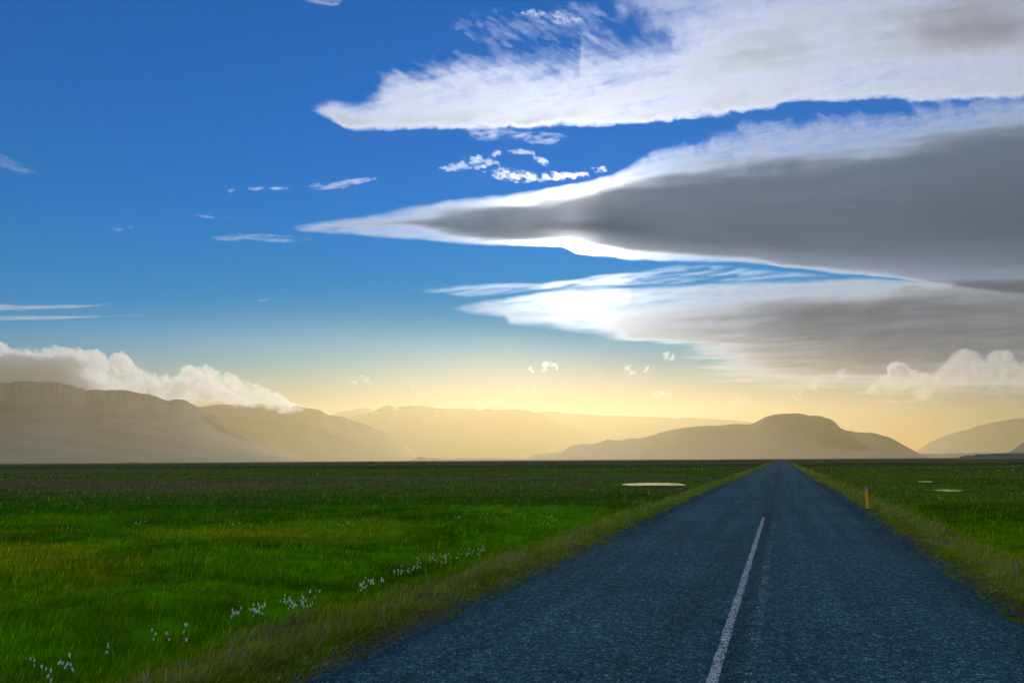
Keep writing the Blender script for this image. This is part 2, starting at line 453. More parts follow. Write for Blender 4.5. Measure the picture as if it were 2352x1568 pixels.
def lobes_warped(X, Y, Xw, Yw, seed, n, inside, rmin, rmax, stretch, ang):
    rs = np.random.RandomState(seed)
    x0, x1, y0, y1 = X.min(), X.max(), Y.min(), Y.max()
    T = np.zeros_like(X); k = 0; tries = 0
    c, q = math.cos(ang), math.sin(ang)
    sx = (X[0, 1] - X[0, 0]); sy = (Y[1, 0] - Y[0, 0]); pad = 14
    while k < n and tries < n * 80:
        tries += 1
        px, py = rs.uniform(x0, x1), rs.uniform(y0, y1)
        r = rmin * (rmax / rmin) ** rs.uniform(0, 1)
        if not inside(px, py, r):
            continue
        k += 1
        R = r * stretch + pad
        i0, i1 = max(int((px - R - x0) / sx), 0), int((px + R - x0) / sx) + 2
        j0, j1 = max(int((py - R - y0) / sy), 0), int((py + R - y0) / sy) + 2
        Xs, Ys = Xw[j0:j1, i0:i1], Yw[j0:j1, i0:i1]
        u = ((Xs - px) * c + (Ys - py) * q) / (r * stretch); v = (-(Xs - px) * q + (Ys - py) * c) / r
        T[j0:j1, i0:i1] = np.maximum(T[j0:j1, i0:i1], np.sqrt(np.clip(1 - u * u - v * v, 0, 1)) * r * rs.uniform(.5, 1.15))
    return T

heap('tallest heaped cumulus above the right-hand end of the plain, billowing behind the far ridge',
     [(2100, 905), (2140, 861), (2151, 847), (2164, 829), (2178, 827), (2195, 821), (2204, 806), (2228, 803), (2245, 809), (2266, 817), (2279, 806), (2295, 801), (2311, 810), (2327, 821), (2352, 820), (2420, 800), (2520, 830)],
     [(2100, 912), (2200, 918), (2300, 918), (2400, 914), (2520, 908)], 201, 9700, n=300, rmin=4, rmax=30, gain=.10, fade=70, mat=heap_fog, sigma=.02)
heap('mid-sized ragged cumulus next to the tallest one',
     [(1965, 905), (1988, 898), (2004, 882), (2025, 871), (2040, 860), (2048, 845), (2068, 835), (2085, 840), (2097, 850), (2110, 862), (2124, 856), (2150, 870), (2175, 905)],
     [(1965, 912), (2004, 918), (2068, 922), (2120, 922), (2175, 918)], 202, 9600, n=260, rmin=4, rmax=20, gain=.16, fade=50, mat=heap_fog, sigma=.02)

def scrap(label, spots, seed, distance, strength=0.7, scale=9, group='scraps of cumulus over the hills'):
    box = (min(p[0] - p[2] for p in spots) - 8, max(p[0] + p[2] for p in spots) + 8, min(p[1] - max(p[3], p[2] * .6) for p in spots) - 8, max(p[1] + max(p[3], p[2] * .6) for p in spots) + 8)
    def tau(X, Y):
        w = np.zeros_like(X)
        wx = fbm(X / 14, Y / 14, seed + 50, 4) * 5; wy = fbm(X / 14, Y / 14, seed + 60, 4) * 5
        for p in spots:
            w = np.maximum(w, window(X + wx, Y + wy, *p))
        n = rag_noise(X, Y, seed, scale)
        return np.clip(w ** .8 * .9 + 1.25 * n - .55, 0, 2) * sm(0, .45, w) * strength
    return cloud('cumulus_scrap', label, box, tau, 0.004, drop, distance=distance, step=1.4, group=group, lift=.5)

scrap('bright tilted tuft of cloud standing free beside the mid-sized cumulus', [(1930, 862, 36, 20, -.3)], 210, 9600)
scrap('thin curl of cloud reaching up from behind the flat-topped hill', [(1880, 842, 36, 8, -.6)], 211, 9600, .35)
scrap('small cone-shaped cloud just above the shoulder of the flat-topped hill', [(1866, 885, 16, 26, .3), (1845, 903, 34, 10, -.2)], 212, 9600, .5)
scrap('brightest fluffy scrap of cloud under the glow of the sun', [(1256, 844, 34, 17, -.1), (1232, 850, 18, 8)], 213, 53000, .85)
scrap('torn trailing scrap of cloud with a hanging tail', [(1445, 850, 22, 14, .1), (1447, 866, 9, 15)], 214, 53000, .6)
scrap('slim upright scrap of cloud between the trailing scrap and the frayed end', [(1486, 846, 9, 16)], 224, 53000, .6)
scrap('ragged scrap of cloud touching the frayed end of the lower lens', [(1535, 820, 26, 11, .1)], 215, 53000, .7)
scrap('soft rounded scrap of cloud low above the long shoulder of the hill', [(1518, 905, 28, 11, -.05)], 216, 53000, .5)
scrap('smaller of two pale puffs side by side above the hazy ridge', [(815, 872, 15, 9)], 217, 53000, .5)
scrap('larger of two pale puffs side by side above the hazy ridge', [(843, 873, 20, 11, .2)], 227, 53000, .5)
scrap('single faint small puff beside the pair', [(958, 884, 12, 8)], 218, 53000, .35)
scrap('low pale flat scrap of cloud in the yellow sky', [(1220, 896, 48, 8, -.1)], 219, 53000, .22)
scrap('largest pale cap of cloud sitting on the far snow-streaked ridge', [(1130, 930, 44, 18, 0)], 220, 9400, .5)
scrap('slanting pale cap of cloud on the same ridge, beside the largest one', [(1060, 936, 30, 10, -.2)], 230, 9400, .45)
scrap('thin pale strip of cloud over the highest bump of the snow-streaked ridge', [(905, 930, 40, 8, 0)], 243, 9400, .5)
scrap('dim curl of cloud over the flank of the flat-topped hill', [(1700, 918, 30, 22, -.5)], 221, 53000, .2)
scrap('dim flat smear of cloud below the dim curl', [(1600, 938, 40, 8, -.1)], 231, 53000, .2)

# ------------------------------------------------------------------ mountains
def rock_mat(name, c1, c2, snow=0.0):
    m, t = new_mat(name)
    out = t.nodes.new('ShaderNodeOutputMaterial')
    b = t.nodes.new('ShaderNodeBsdfPrincipled'); b.inputs['Roughness'].default_value = 0.95
    b.inputs['Specular IOR Level'].default_value = 0.1
    tc = t.nodes.new('ShaderNodeTexCoord'); mp = t.nodes.new('ShaderNodeMapping')
    mp.inputs['Scale'].default_value = (1, 1, 2.5)
    n = t.nodes.new('ShaderNodeTexNoise'); n.inputs['Scale'].default_value = 0.006; n.inputs['Detail'].default_value = 9; n.inputs['Roughness'].default_value = .62
    r = t.nodes.new('ShaderNodeValToRGB')
    r.color_ramp.elements[0].position = .36; r.color_ramp.elements[0].color = (*c1, 1)
    r.color_ramp.elements[1].position = .68; r.color_ramp.elements[1].color = (*c2, 1)
    t.links.new(tc.outputs['Object'], mp.inputs[0]); t.links.new(mp.outputs[0], n.inputs['Vector'])
    t.links.new(n.outputs['Fac'], r.inputs[0])
    c = r.outputs[0]
    if snow:
        n2 = t.nodes.new('ShaderNodeTexNoise'); n2.inputs['Scale'].default_value = 0.008; n2.inputs['Detail'].default_value = 6
        t.links.new(mp.outputs[0], n2.inputs['Vector'])
        sx = t.nodes.new('ShaderNodeSeparateXYZ'); t.links.new(tc.outputs['Object'], sx.inputs[0])
        mr = t.nodes.new('ShaderNodeMapRange'); mr.inputs[1].default_value = snow * .62; mr.inputs[2].default_value = snow
        t.links.new(sx.outputs[2], mr.inputs[0])
        mu = t.nodes.new('ShaderNodeMath'); mu.operation = 'MULTIPLY'
        r2 = t.nodes.new('ShaderNodeMapRange'); r2.inputs[1].default_value = .62; r2.inputs[2].default_value = .65
        t.links.new(n2.outputs['Fac'], r2.inputs[0])
        t.links.new(r2.outputs[0], mu.inputs[0]); t.links.new(mr.outputs[0], mu.inputs[1])
        mx = t.nodes.new('ShaderNodeMixRGB'); mx.inputs[2].default_value = (.8, .82, .85, 1)
        t.links.new(mu.outputs[0], mx.inputs[0]); t.links.new(c, mx.inputs[1]); c = mx.outputs[0]
    t.links.new(c, b.inputs['Base Color']); t.links.new(b.outputs[0], out.inputs[0])
    return m
ROCK = rock_mat('moor_slope', (.11, .112, .112), (.17, .168, .16))
HILL_ROCK = rock_mat('dark_hill_slope', (.12, .098, .062), (.15, .125, .08))
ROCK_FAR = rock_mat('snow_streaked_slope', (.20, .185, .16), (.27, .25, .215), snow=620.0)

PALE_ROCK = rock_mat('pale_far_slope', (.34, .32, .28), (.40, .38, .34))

def mountain(name, label, pts, D, width, seed, mat, rough=1.0, step=2.5, gully=.10, back=1.0, ground=-1.2):
    """Ridge traced as a skyline, given its distance (left end, right end), slopes of real depth in front and behind."""
    f = curve(pts); x0, x1 = pts[0][0], pts[-1][0]
    xs = np.arange(x0, x1 + step, step)
    d = ray(xs, f(xs) - fbm(xs / 22, xs * 0 + seed, seed, 5) * 1.1 * rough - fbm(xs / 5, xs * 0 + 3.3, seed + 9, 3) * .45 * rough)
    hl = np.hypot(d[:, 0], d[:, 1]); bx, by = d[:, 0] / hl, d[:, 1] / hl
    Dl = D[0] + (D[1] - D[0]) * (xs - x0) / (x1 - x0)
    ridge = CAM_H + d[:, 2] / hl * Dl
    u = np.concatenate([np.linspace(0, 1, 80), 1 + np.linspace(0, 1, 16)[1:] * back])
    X, Uu = np.meshgrid(np.arange(len(xs)), u)
    r = Dl[X] + (Uu - 1) * width
    px, py = bx[X] * r, by[X] * r
    prof = np.where(Uu <= 1, 0.28 * Uu + 0.72 * Uu ** 1.9, np.clip(1 - .5 * (Uu - 1) - .5 * (Uu - 1) ** 2, 0, 1))
    g = fbm(px / (width * .22), py / (width * .5), seed + 20, 4, .5, ridged=True)
    bump = gully * g * np.clip(Uu, 0, 2) * np.clip(1 - np.abs(Uu - .55) / .5, 0, 1)
    kk = np.ones(31) / 31; pad_ = np.pad(ridge, 15, mode='edge'); ridge_s = np.convolve(pad_, kk, mode='valid')
    wR = sm(.72, 1.0, Uu); rX = ridge_s[X] * (1 - wR) + ridge[X] * wR
    z = (rX - ground) * np.clip(prof + bump * np.clip(prof, .1, 1), 0, None) + ground
    # the crest stays the skyline: nothing on the near slope may look taller than it
    lim = (rX - CAM_H) / Dl[X] * r * .985 + CAM_H
    z = np.where(Uu < .97, np.minimum(z, np.maximum(lim, ground)), z)
    z[0] = ground - 4; z[-1] = ground - 4
    ny, nx = X.shape
    idx = np.arange(nx * ny).reshape(ny, nx)
    q = np.stack([idx[:-1, :-1], idx[:-1, 1:], idx[1:, 1:], idx[1:, :-1]], axis=-1).reshape(-1, 4)
    V = np.stack([px, py, z], axis=-1).reshape(-1, 3)
    o = link(name, mesh_np(name, V, q), mat, label=label, cat='mountain', kind='structure')
    return o

HZ = lambda x: 1061.6 - 0.00556 * x
mountain('mountain', 'broad grey mountain at the left end of the plain, cloud pouring over its crest',
    [(-260, 905), (-100, 888), (0, 880), (60, 877), (116, 877), (154, 880), (198, 893), (267, 896), (297, 900), (325, 905), (359, 912), (377, 921), (385, 922), (396, 919.5), (415, 920), (437, 927), (455, 938), (468, 950),
     (496, 969), (523, 986), (560, 999), (581, 1016), (608, 1030), (639, 1047), (680, 1053), (700, 1060)], (3500, 3900), 1500, 301, ROCK, rough=1.7)
mountain('mountain_spur', 'long dim spur sloping down behind the broad grey mountain',
    [(420, 935), (472, 948), (513, 962), (533, 974), (561, 990), (588, 1000), (615, 1010), (649, 1029), (683, 1046), (705, 1058)], (4300, 4400), 700, 302, ROCK, gully=.1)
mountain('mountain', 'hazy mountain whose crest is wrapped in rolling cloud, its long slope ending mid-plain',
    [(360, 950), (430, 938), (500, 929), (580, 928), (670, 932), (704, 935), (735, 943), (752, 951.6), (786, 957.5), (802, 962), (843, 975), (877, 989), (908, 1001), (928, 1016), (942, 1033), (959, 1046), (975, 1058)], (5200, 5600), 1300, 303, ROCK, rough=1.4)
mountain('mountain_range', 'pale golden snow-streaked range in the middle, behind the hazy slopes',
    [(740, 985), (795, 962), (819, 953), (850, 948), (867, 941), (880, 934), (894, 931), (915, 934.5), (942, 932), (969, 931), (986, 933), (1010, 938), (1048, 938), (1068, 939), (1082, 937), (1103, 941), (1116, 938.6), (1150, 941),
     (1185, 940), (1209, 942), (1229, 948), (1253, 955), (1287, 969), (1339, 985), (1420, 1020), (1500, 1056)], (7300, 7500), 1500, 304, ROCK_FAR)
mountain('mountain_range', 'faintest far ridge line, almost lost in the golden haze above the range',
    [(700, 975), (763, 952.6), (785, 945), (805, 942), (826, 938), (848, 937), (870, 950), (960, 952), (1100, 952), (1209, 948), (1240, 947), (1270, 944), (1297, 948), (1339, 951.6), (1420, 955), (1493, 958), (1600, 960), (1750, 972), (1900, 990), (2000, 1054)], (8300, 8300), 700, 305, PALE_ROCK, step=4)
mountain('low_hills', 'strip of very low hills along the foot of the golden range',
    [(930, 1059.5), (942, 1057.5), (959, 1050), (969, 1049), (983, 1051.5), (1005, 1052), (1020, 1053), (1038, 1054), (1060, 1052), (1100, 1052.5), (1150, 1052), (1202, 1053), (1260, 1051), (1330, 1054), (1420, 1056)], (3200, 3200), 300, 306, ROCK, rough=.5)
mountain('hill', 'brown flat-topped hill with a long sloping shoulder beyond the end of the road',
    [(1180, 1056), (1209, 1051), (1226, 1045), (1263, 1039.5), (1294, 1035), (1301, 1029.5), (1328, 1020), (1362, 1019), (1397, 1010), (1424, 1011), (1448, 1006), (1475, 1004.5), (1517, 993), (1560, 984), (1607, 979), (1654, 977),
     (1681, 974), (1716, 975), (1739.5, 966.7), (1759, 957), (1774.5, 952), (1802, 949), (1829, 948), (1856, 953), (1891.5, 957), (1911, 964.7), (1921, 972.5), (1924.6, 977), (1938, 985.4), (1958, 990), (1981, 993), (2012, 995),
     (2032, 1000.6), (2051, 1008), (2075, 1021), (2098, 1034), (2117.5, 1042.7), (2135, 1049)], (4100, 4350), 1050, 307, HILL_ROCK, rough=.8, gully=.05)
mountain('low_hills', 'thin line of low hills trailing off beside the flat-topped hill',
    [(2090, 1050), (2117, 1041.5), (2160, 1041), (2200, 1040.5), (2250, 1039.5), (2300, 1039), (2316, 1038.8), (2400, 1038)], (4600, 4600), 400, 308, ROCK, rough=.4)
mountain('hill', 'steep dark hillside just entering at the right end of the plain',
    [(2296, 1046), (2316, 1038.8), (2332, 1029), (2343, 1021), (2352, 1015), (2400, 990), (2500, 960), (2600, 965)], (3900, 3900), 600, 309, ROCK)
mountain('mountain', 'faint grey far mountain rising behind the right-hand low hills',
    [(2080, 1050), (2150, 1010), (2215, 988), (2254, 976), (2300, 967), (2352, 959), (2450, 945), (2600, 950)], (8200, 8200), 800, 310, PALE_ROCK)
mountain('low_hills', 'dark low rocky rise nearest at the right edge of the plain',
    [(2205, 1048), (2221, 1045.5), (2235, 1046), (2242, 1042.5), (2260, 1042), (2293, 1040.5), (2330, 1040), (2352, 1039.5), (2450, 1040), (2600, 1042)], (1300, 1300), 160, 311, ROCK, rough=.5)

# the cloud that spills over the crests
wool = volume_mat('spilling_cloud', 0.05, (.992, .994, .997), 0.60)
cap_top = curve([(-260, 800), (0, 793), (30, 791), (67, 793), (81, 799), (109, 799), (137, 801.5), (159, 793), (175, 798), (209, 801.5), (219, 810), (258, 819.5), (281, 818), (294, 832), (305, 838), (319, 838), (336, 854), (344.5, 858),
                 (368, 854.7), (396, 856), (412, 858), (444.5, 848), (479, 847.6), (501, 857), (508.5, 855), (532, 860), (554, 869.5), (566, 865.6), (582, 872.6), (601, 885), (613, 886.7), (622.5, 897.6), (633.5, 905.4), (657, 910), (672.5, 919.5), (688, 925.7), (706, 934), (712, 937)])
cap_bot = curve([(-260, 930), (0, 905), (100, 900), (200, 915), (300, 925), (400, 935), (474, 930), (522, 929), (560, 940), (610, 946), (676, 950), (694, 945), (712, 938)])
def tau_cap(X, Y):
    wx = rag_noise(X, Y, 402, 26) * 9; wy = rag_noise(X, Y, 406, 26) * 6
    a = 0.62
    def inside(px, py, r):
        return cap_top(px) + r * .62 < py < cap_bot(px) + 4
    T = lobes_warped(X, Y, X + wx, Y + wy, 403, 420, inside, 5, 24, 1.7, a)
    fine = rag_noise(X, Y, 409, 13)
    T = np.where(T > 0, np.clip(T + 3.0 * rag_noise(X, Y, 413, 9) - 1.2, 0, 99), 0)
    flow = streak(X, Y, 410, 40, 9, a, 5)
    sb = (cap_bot(X) - Y + fbm(X / 24, Y / 16, 405, 4) * 9) / 24.0
    d = Y - cap_top(X)
    body = sm(2, 16, d + fine * 3) * 1.0
    dark = (1 - sm(130, 235, X - (Y - 850) * .6 + flow * 22)) * sm(12, 38, d + flow * 9) * 12.0
    k = body * (.45 + .25 * flow) + T * .11 * (1 + .75 * fine) + dark
    return np.where((T > 0) | (d > 4), np.clip(k, 0, 9), 0) * np.clip(sb, 0, 1) ** 1.2 * (d > -14)

cloud('cap_cloud', 'thick white bank of cloud rolling over the mountain crests like a waterfall', (-260, 712, 770, 965), tau_cap, 0.05, wool,
      distance=4200, step=1.5, lift=.5)


# ------------------------------------------------------------------ the plain
_h = np.hypot(*ray(1797, 1052)[0][:2])
RD = ray(1797, 1052)[0][:2] / _h                    # the road runs along this direction
RL = np.array([RD[1], -RD[0]])                      # to its right-hand side
def road_sl(x, y):
    return x * RD[0] + y * RD[1], x * RL[0] + y * RL[1]
def lat(px, py):
    p = on_ground(px, py)[0]
    return road_sl(p[0], p[1])[1]
EDGE_L = 0.5 * (lat(690, 1546) + lat(1253, 1303.6))
EDGE_R = 0.5 * (lat(2352, 1417) + lat(2100, 1250))
LINE = 0.5 * (lat(1625, 1568) + lat(1760, 1176))

ponds = [('wide', on_ground(1505, 1112.6, -0.75)[0], 3.1, 3.4), ('small', on_ground(2180, 1127.5, -0.75)[0], .85, 2.0), ('sliver', on_ground(2128, 1106.6, -0.75)[0], .6, 2.2)]

def pond_d(x, y):
    """0 at a pond's middle, 1 at its bank."""
    best = np.full(np.shape(x), 9.0)
    for _n, c, rx, ry in ponds:
        dd = math.hypot(c[0], c[1]); ex, ey = c[0] / dd, c[1] / dd      # long axis across the view from the road
        a = (x - c[0]) * ey - (y - c[1]) * ex; b_ = (x - c[0]) * ex + (y - c[1]) * ey
        w = fbm(x / 2.6, y / 2.6, 555, 4) * .34
        best = np.minimum(best, np.sqrt((a / rx) ** 2 + (b_ / ry) ** 2) + w)
    return best

def height(x, y):
    sl, l = road_sl(x, y)
    r = np.hypot(x, y)
    out = np.maximum(EDGE_L - l, l - EDGE_R)         # metres outside the asphalt
    field = -0.62 + .15 * fbm(x / 3.1, y / 3.1, 501, 4) * np.clip(60 / np.maximum(r, 1), .0, 1) + .16 * fbm(x / 17, y / 17, 502, 3) * np.clip(300 / np.maximum(r, 1), 0, 1)
    field = field - .10 * sm(2.4, 3.6, out) * (1 - sm(4.0, 6.5, out))           # shallow ditch
    z = np.where(out < 0, -0.10, -0.02 + (field + .02) * sm(0.5, 3.6, out))
    z = z + np.where((out > 0) & (out < 2.5), .03 * fbm(x / .6, y / .6, 503, 3), 0)
    z = np.where(out < .25, np.minimum(z, -.10 + .07 * sm(-.02, .22, out)), z)
    for _n, c, rx, ry in ponds:
        d_ = math.hypot(c[0], c[1]); ex, ey = c[0] / d_, c[1] / d_
        a_ = (x - c[0]) * ey - (y - c[1]) * ex; b_ = (x - c[0]) * ex + (y - c[1]) * ey
        k_ = sm(rx * 2 + 3, rx * 1.3, np.abs(a_)) * sm(-ry - 24, -ry - 10, b_) * (1 - sm(ry, ry + 3, b_))
        z = z + (np.minimum(z, -.66) - z) * k_ * (out > 3)
    p = pond_d(x, y)
    z = np.where(p < 1.9, z + (-1.05 - z) * (1 - sm(.85, 1.15, p)), z)
    z = np.where(p < 2.6, np.where(p > 1.1, z + (np.minimum(z, -.655) - z) * (1 - sm(1.6, 2.6, p)), z), z)
    return z

GREEN = np.array([.135, .405, .003]); DEEP = np.array([.030, .150, .003]); YELLOW = np.array([.430, .460, .004])
BROWN = np.array([.20, .17, .10]); STRAW = np.array([.38, .32, .15]); OLIVE = np.array([.105, .165, .030]); RUST = np.array([.12, .055, .03])

def mixc(a, b_, t):
    return a + (b_ - a) * t[..., None]

def plant_colour(x, y):
    """Colour of the sward: what grows where on the plain."""
    sl, l = road_sl(x, y)
    out = np.maximum(EDGE_L - l, l - EDGE_R)
    w = fbm(x / 9, y / 9, 601, 4)
    q = y + w * 3 + .06 * x
    c = np.broadcast_to(GREEN, x.shape + (3,)).copy()
    c = mixc(c, DEEP, sm(-.1, .55, fbm(x / 2.6, y / 1.5, 602, 4)) * .62)
    yel = sm(10.5, 14.5, q) * (1 - sm(23, 28, q)) * (1 - sm(-14, -3.5, l - EDGE_L) * (l < 0)) * (l < 0)
    c = mixc(c, YELLOW, yel * sm(-.5, .5, fbm(x / 5, y / 5, 603, 4)) * .8)
    c = mixc(c, YELLOW, (.35 + .65 * sm(-.2, .8, fbm(x / 7, y / 7, 606, 4))) * sm(20, 5, np.abs(l - EDGE_R - 9)) * (l > 0) * .55)
    dk = sm(25, 31, q) * (1 - sm(46, 58, q))
    c = mixc(c, DEEP * 1.25, dk * sm(-.6, .3, fbm(x / 12, y / 4, 604, 4)) * .8)
    c = mixc(c, OLIVE, sm(36, 50, q) * .7)
    br = sm(50, 62, q) * (1 - sm(92, 130, q))
    c = mixc(c, BROWN, br * sm(-.45, .35, fbm(x / 60, y / 12, 605, 4)) * .8 * (l < 0))
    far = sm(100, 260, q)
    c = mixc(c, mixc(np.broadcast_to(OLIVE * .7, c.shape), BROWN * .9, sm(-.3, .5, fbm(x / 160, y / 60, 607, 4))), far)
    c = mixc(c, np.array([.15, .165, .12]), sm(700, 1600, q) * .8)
    c = mixc(c, GREEN, sm(2.2, 1.1, pond_d(x, y)))
    vg = sm(3.0, 1.2, out + .9 * fbm(x / 1.6, y / 1.6, 608, 3)) * (out > 0)
    c = mixc(c, mixc(np.broadcast_to(STRAW * .8, c.shape), YELLOW * .8, sm(-.2, .6, fbm(x / 1.1, y / 1.1, 609, 4))), vg * .8)
    c = mixc(c, np.array([.20, .23, .02]), sm(.75, .25, out) * (out > 0) * .7)
    c = mixc(c, RUST * 1.5, sm(.7, .2, out) * (out > 0) * sm(.3, .9, fbm(x / 1.3, y / 1.3, 610, 3)) * .6)
    return c

def colour_attr(me, rgb, name='tint'):
    a = me.color_attributes.new(name, 'FLOAT_COLOR', 'POINT')
    n = len(rgb)
    buf = np.ones((n, 4), dtype=np.float32); buf[:, :3] = rgb
    a.data.foreach_set('color', buf.ravel())

def ground_mat():
    m, t = new_mat('sward')
    out = t.nodes.new('ShaderNodeOutputMaterial')
    b = t.nodes.new('ShaderNodeBsdfPrincipled'); b.inputs['Roughness'].default_value = 1; b.inputs['Specular IOR Level'].default_value = 0.0
    at = t.nodes.new('ShaderNodeAttribute'); at.attribute_name = 'tint'
    tc = t.nodes.new('ShaderNodeTexCoord')
    n1 = t.nodes.new('ShaderNodeTexNoise'); n1.inputs['Scale'].default_value = 1.6; n1.inputs['Detail'].default_value = 8; n1.inputs['Roughness'].default_value = .7
    n2 = t.nodes.new('ShaderNodeTexNoise'); n2.inputs['Scale'].default_value = .05; n2.inputs['Detail'].default_value = 8; n2.inputs['Roughness'].default_value = .7
    for n in (n1, n2): t.links.new(tc.outputs['Object'], n.inputs['Vector'])
    r1 = t.nodes.new('ShaderNodeMapRange'); r1.inputs[1].default_value = .3; r1.inputs[2].default_value = .7; r1.inputs[3].default_value = .45; r1.inputs[4].default_value = 1.25
    r2 = t.nodes.new('ShaderNodeMapRange'); r2.inputs[1].default_value = .35; r2.inputs[2].default_value = .65; r2.inputs[3].default_value = .55; r2.inputs[4].default_value = 1.4
    t.links.new(n1.outputs['Fac'], r1.inputs[0]); t.links.new(n2.outputs['Fac'], r2.inputs[0])
    mu = t.nodes.new('ShaderNodeMath'); mu.operation = 'MULTIPLY'
    t.links.new(r1.outputs[0], mu.inputs[0]); t.links.new(r2.outputs[0], mu.inputs[1])
    mx = t.nodes.new('ShaderNodeMixRGB'); mx.blend_type = 'MULTIPLY'; mx.inputs[0].default_value = 1
    t.links.new(at.outputs['Color'], mx.inputs[1]); t.links.new(mu.outputs[0], mx.inputs[2])
    t.links.new(mx.outputs[0], b.inputs['Base Color'])
    bu = t.nodes.new('ShaderNodeBump'); bu.inputs['Strength'].default_value = .9; bu.inputs['Distance'].default_value = .25
    t.links.new(n1.outputs['Fac'], bu.inputs['Height']); t.links.new(bu.outputs[0], b.inputs['Normal'])
    t.links.new(b.outputs[0], out.inputs[0])
    return m

def build_ground():
    rr = np.concatenate([[0.0, 1.0, 2.0, 3.0, 4.0], np.geomspace(4.6, 1000, 430), np.geomspace(1040, 9100, 60)])
    az = np.concatenate([np.linspace(-60, 60, 760), np.linspace(62, 298, 60)])
    A, Rr = np.meshgrid(np.radians(az), rr)
    x = Rr * np.sin(A); y = Rr * np.cos(A)
    z = height(x, y)
    ny, nx = x.shape
    idx = np.arange(nx * ny).reshape(ny, nx)
    nxt = np.roll(idx, -1, axis=1)
    q = np.stack([idx[:-1], nxt[:-1], nxt[1:], idx[1:]], axis=-1).reshape(-1, 4)[:, ::-1]
    keep = y > -2900
    me = mesh_np('ground', np.stack([x, y, z], -1).reshape(-1, 3), q)
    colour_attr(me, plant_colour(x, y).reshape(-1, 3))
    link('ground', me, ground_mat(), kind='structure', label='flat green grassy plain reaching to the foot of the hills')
build_ground()

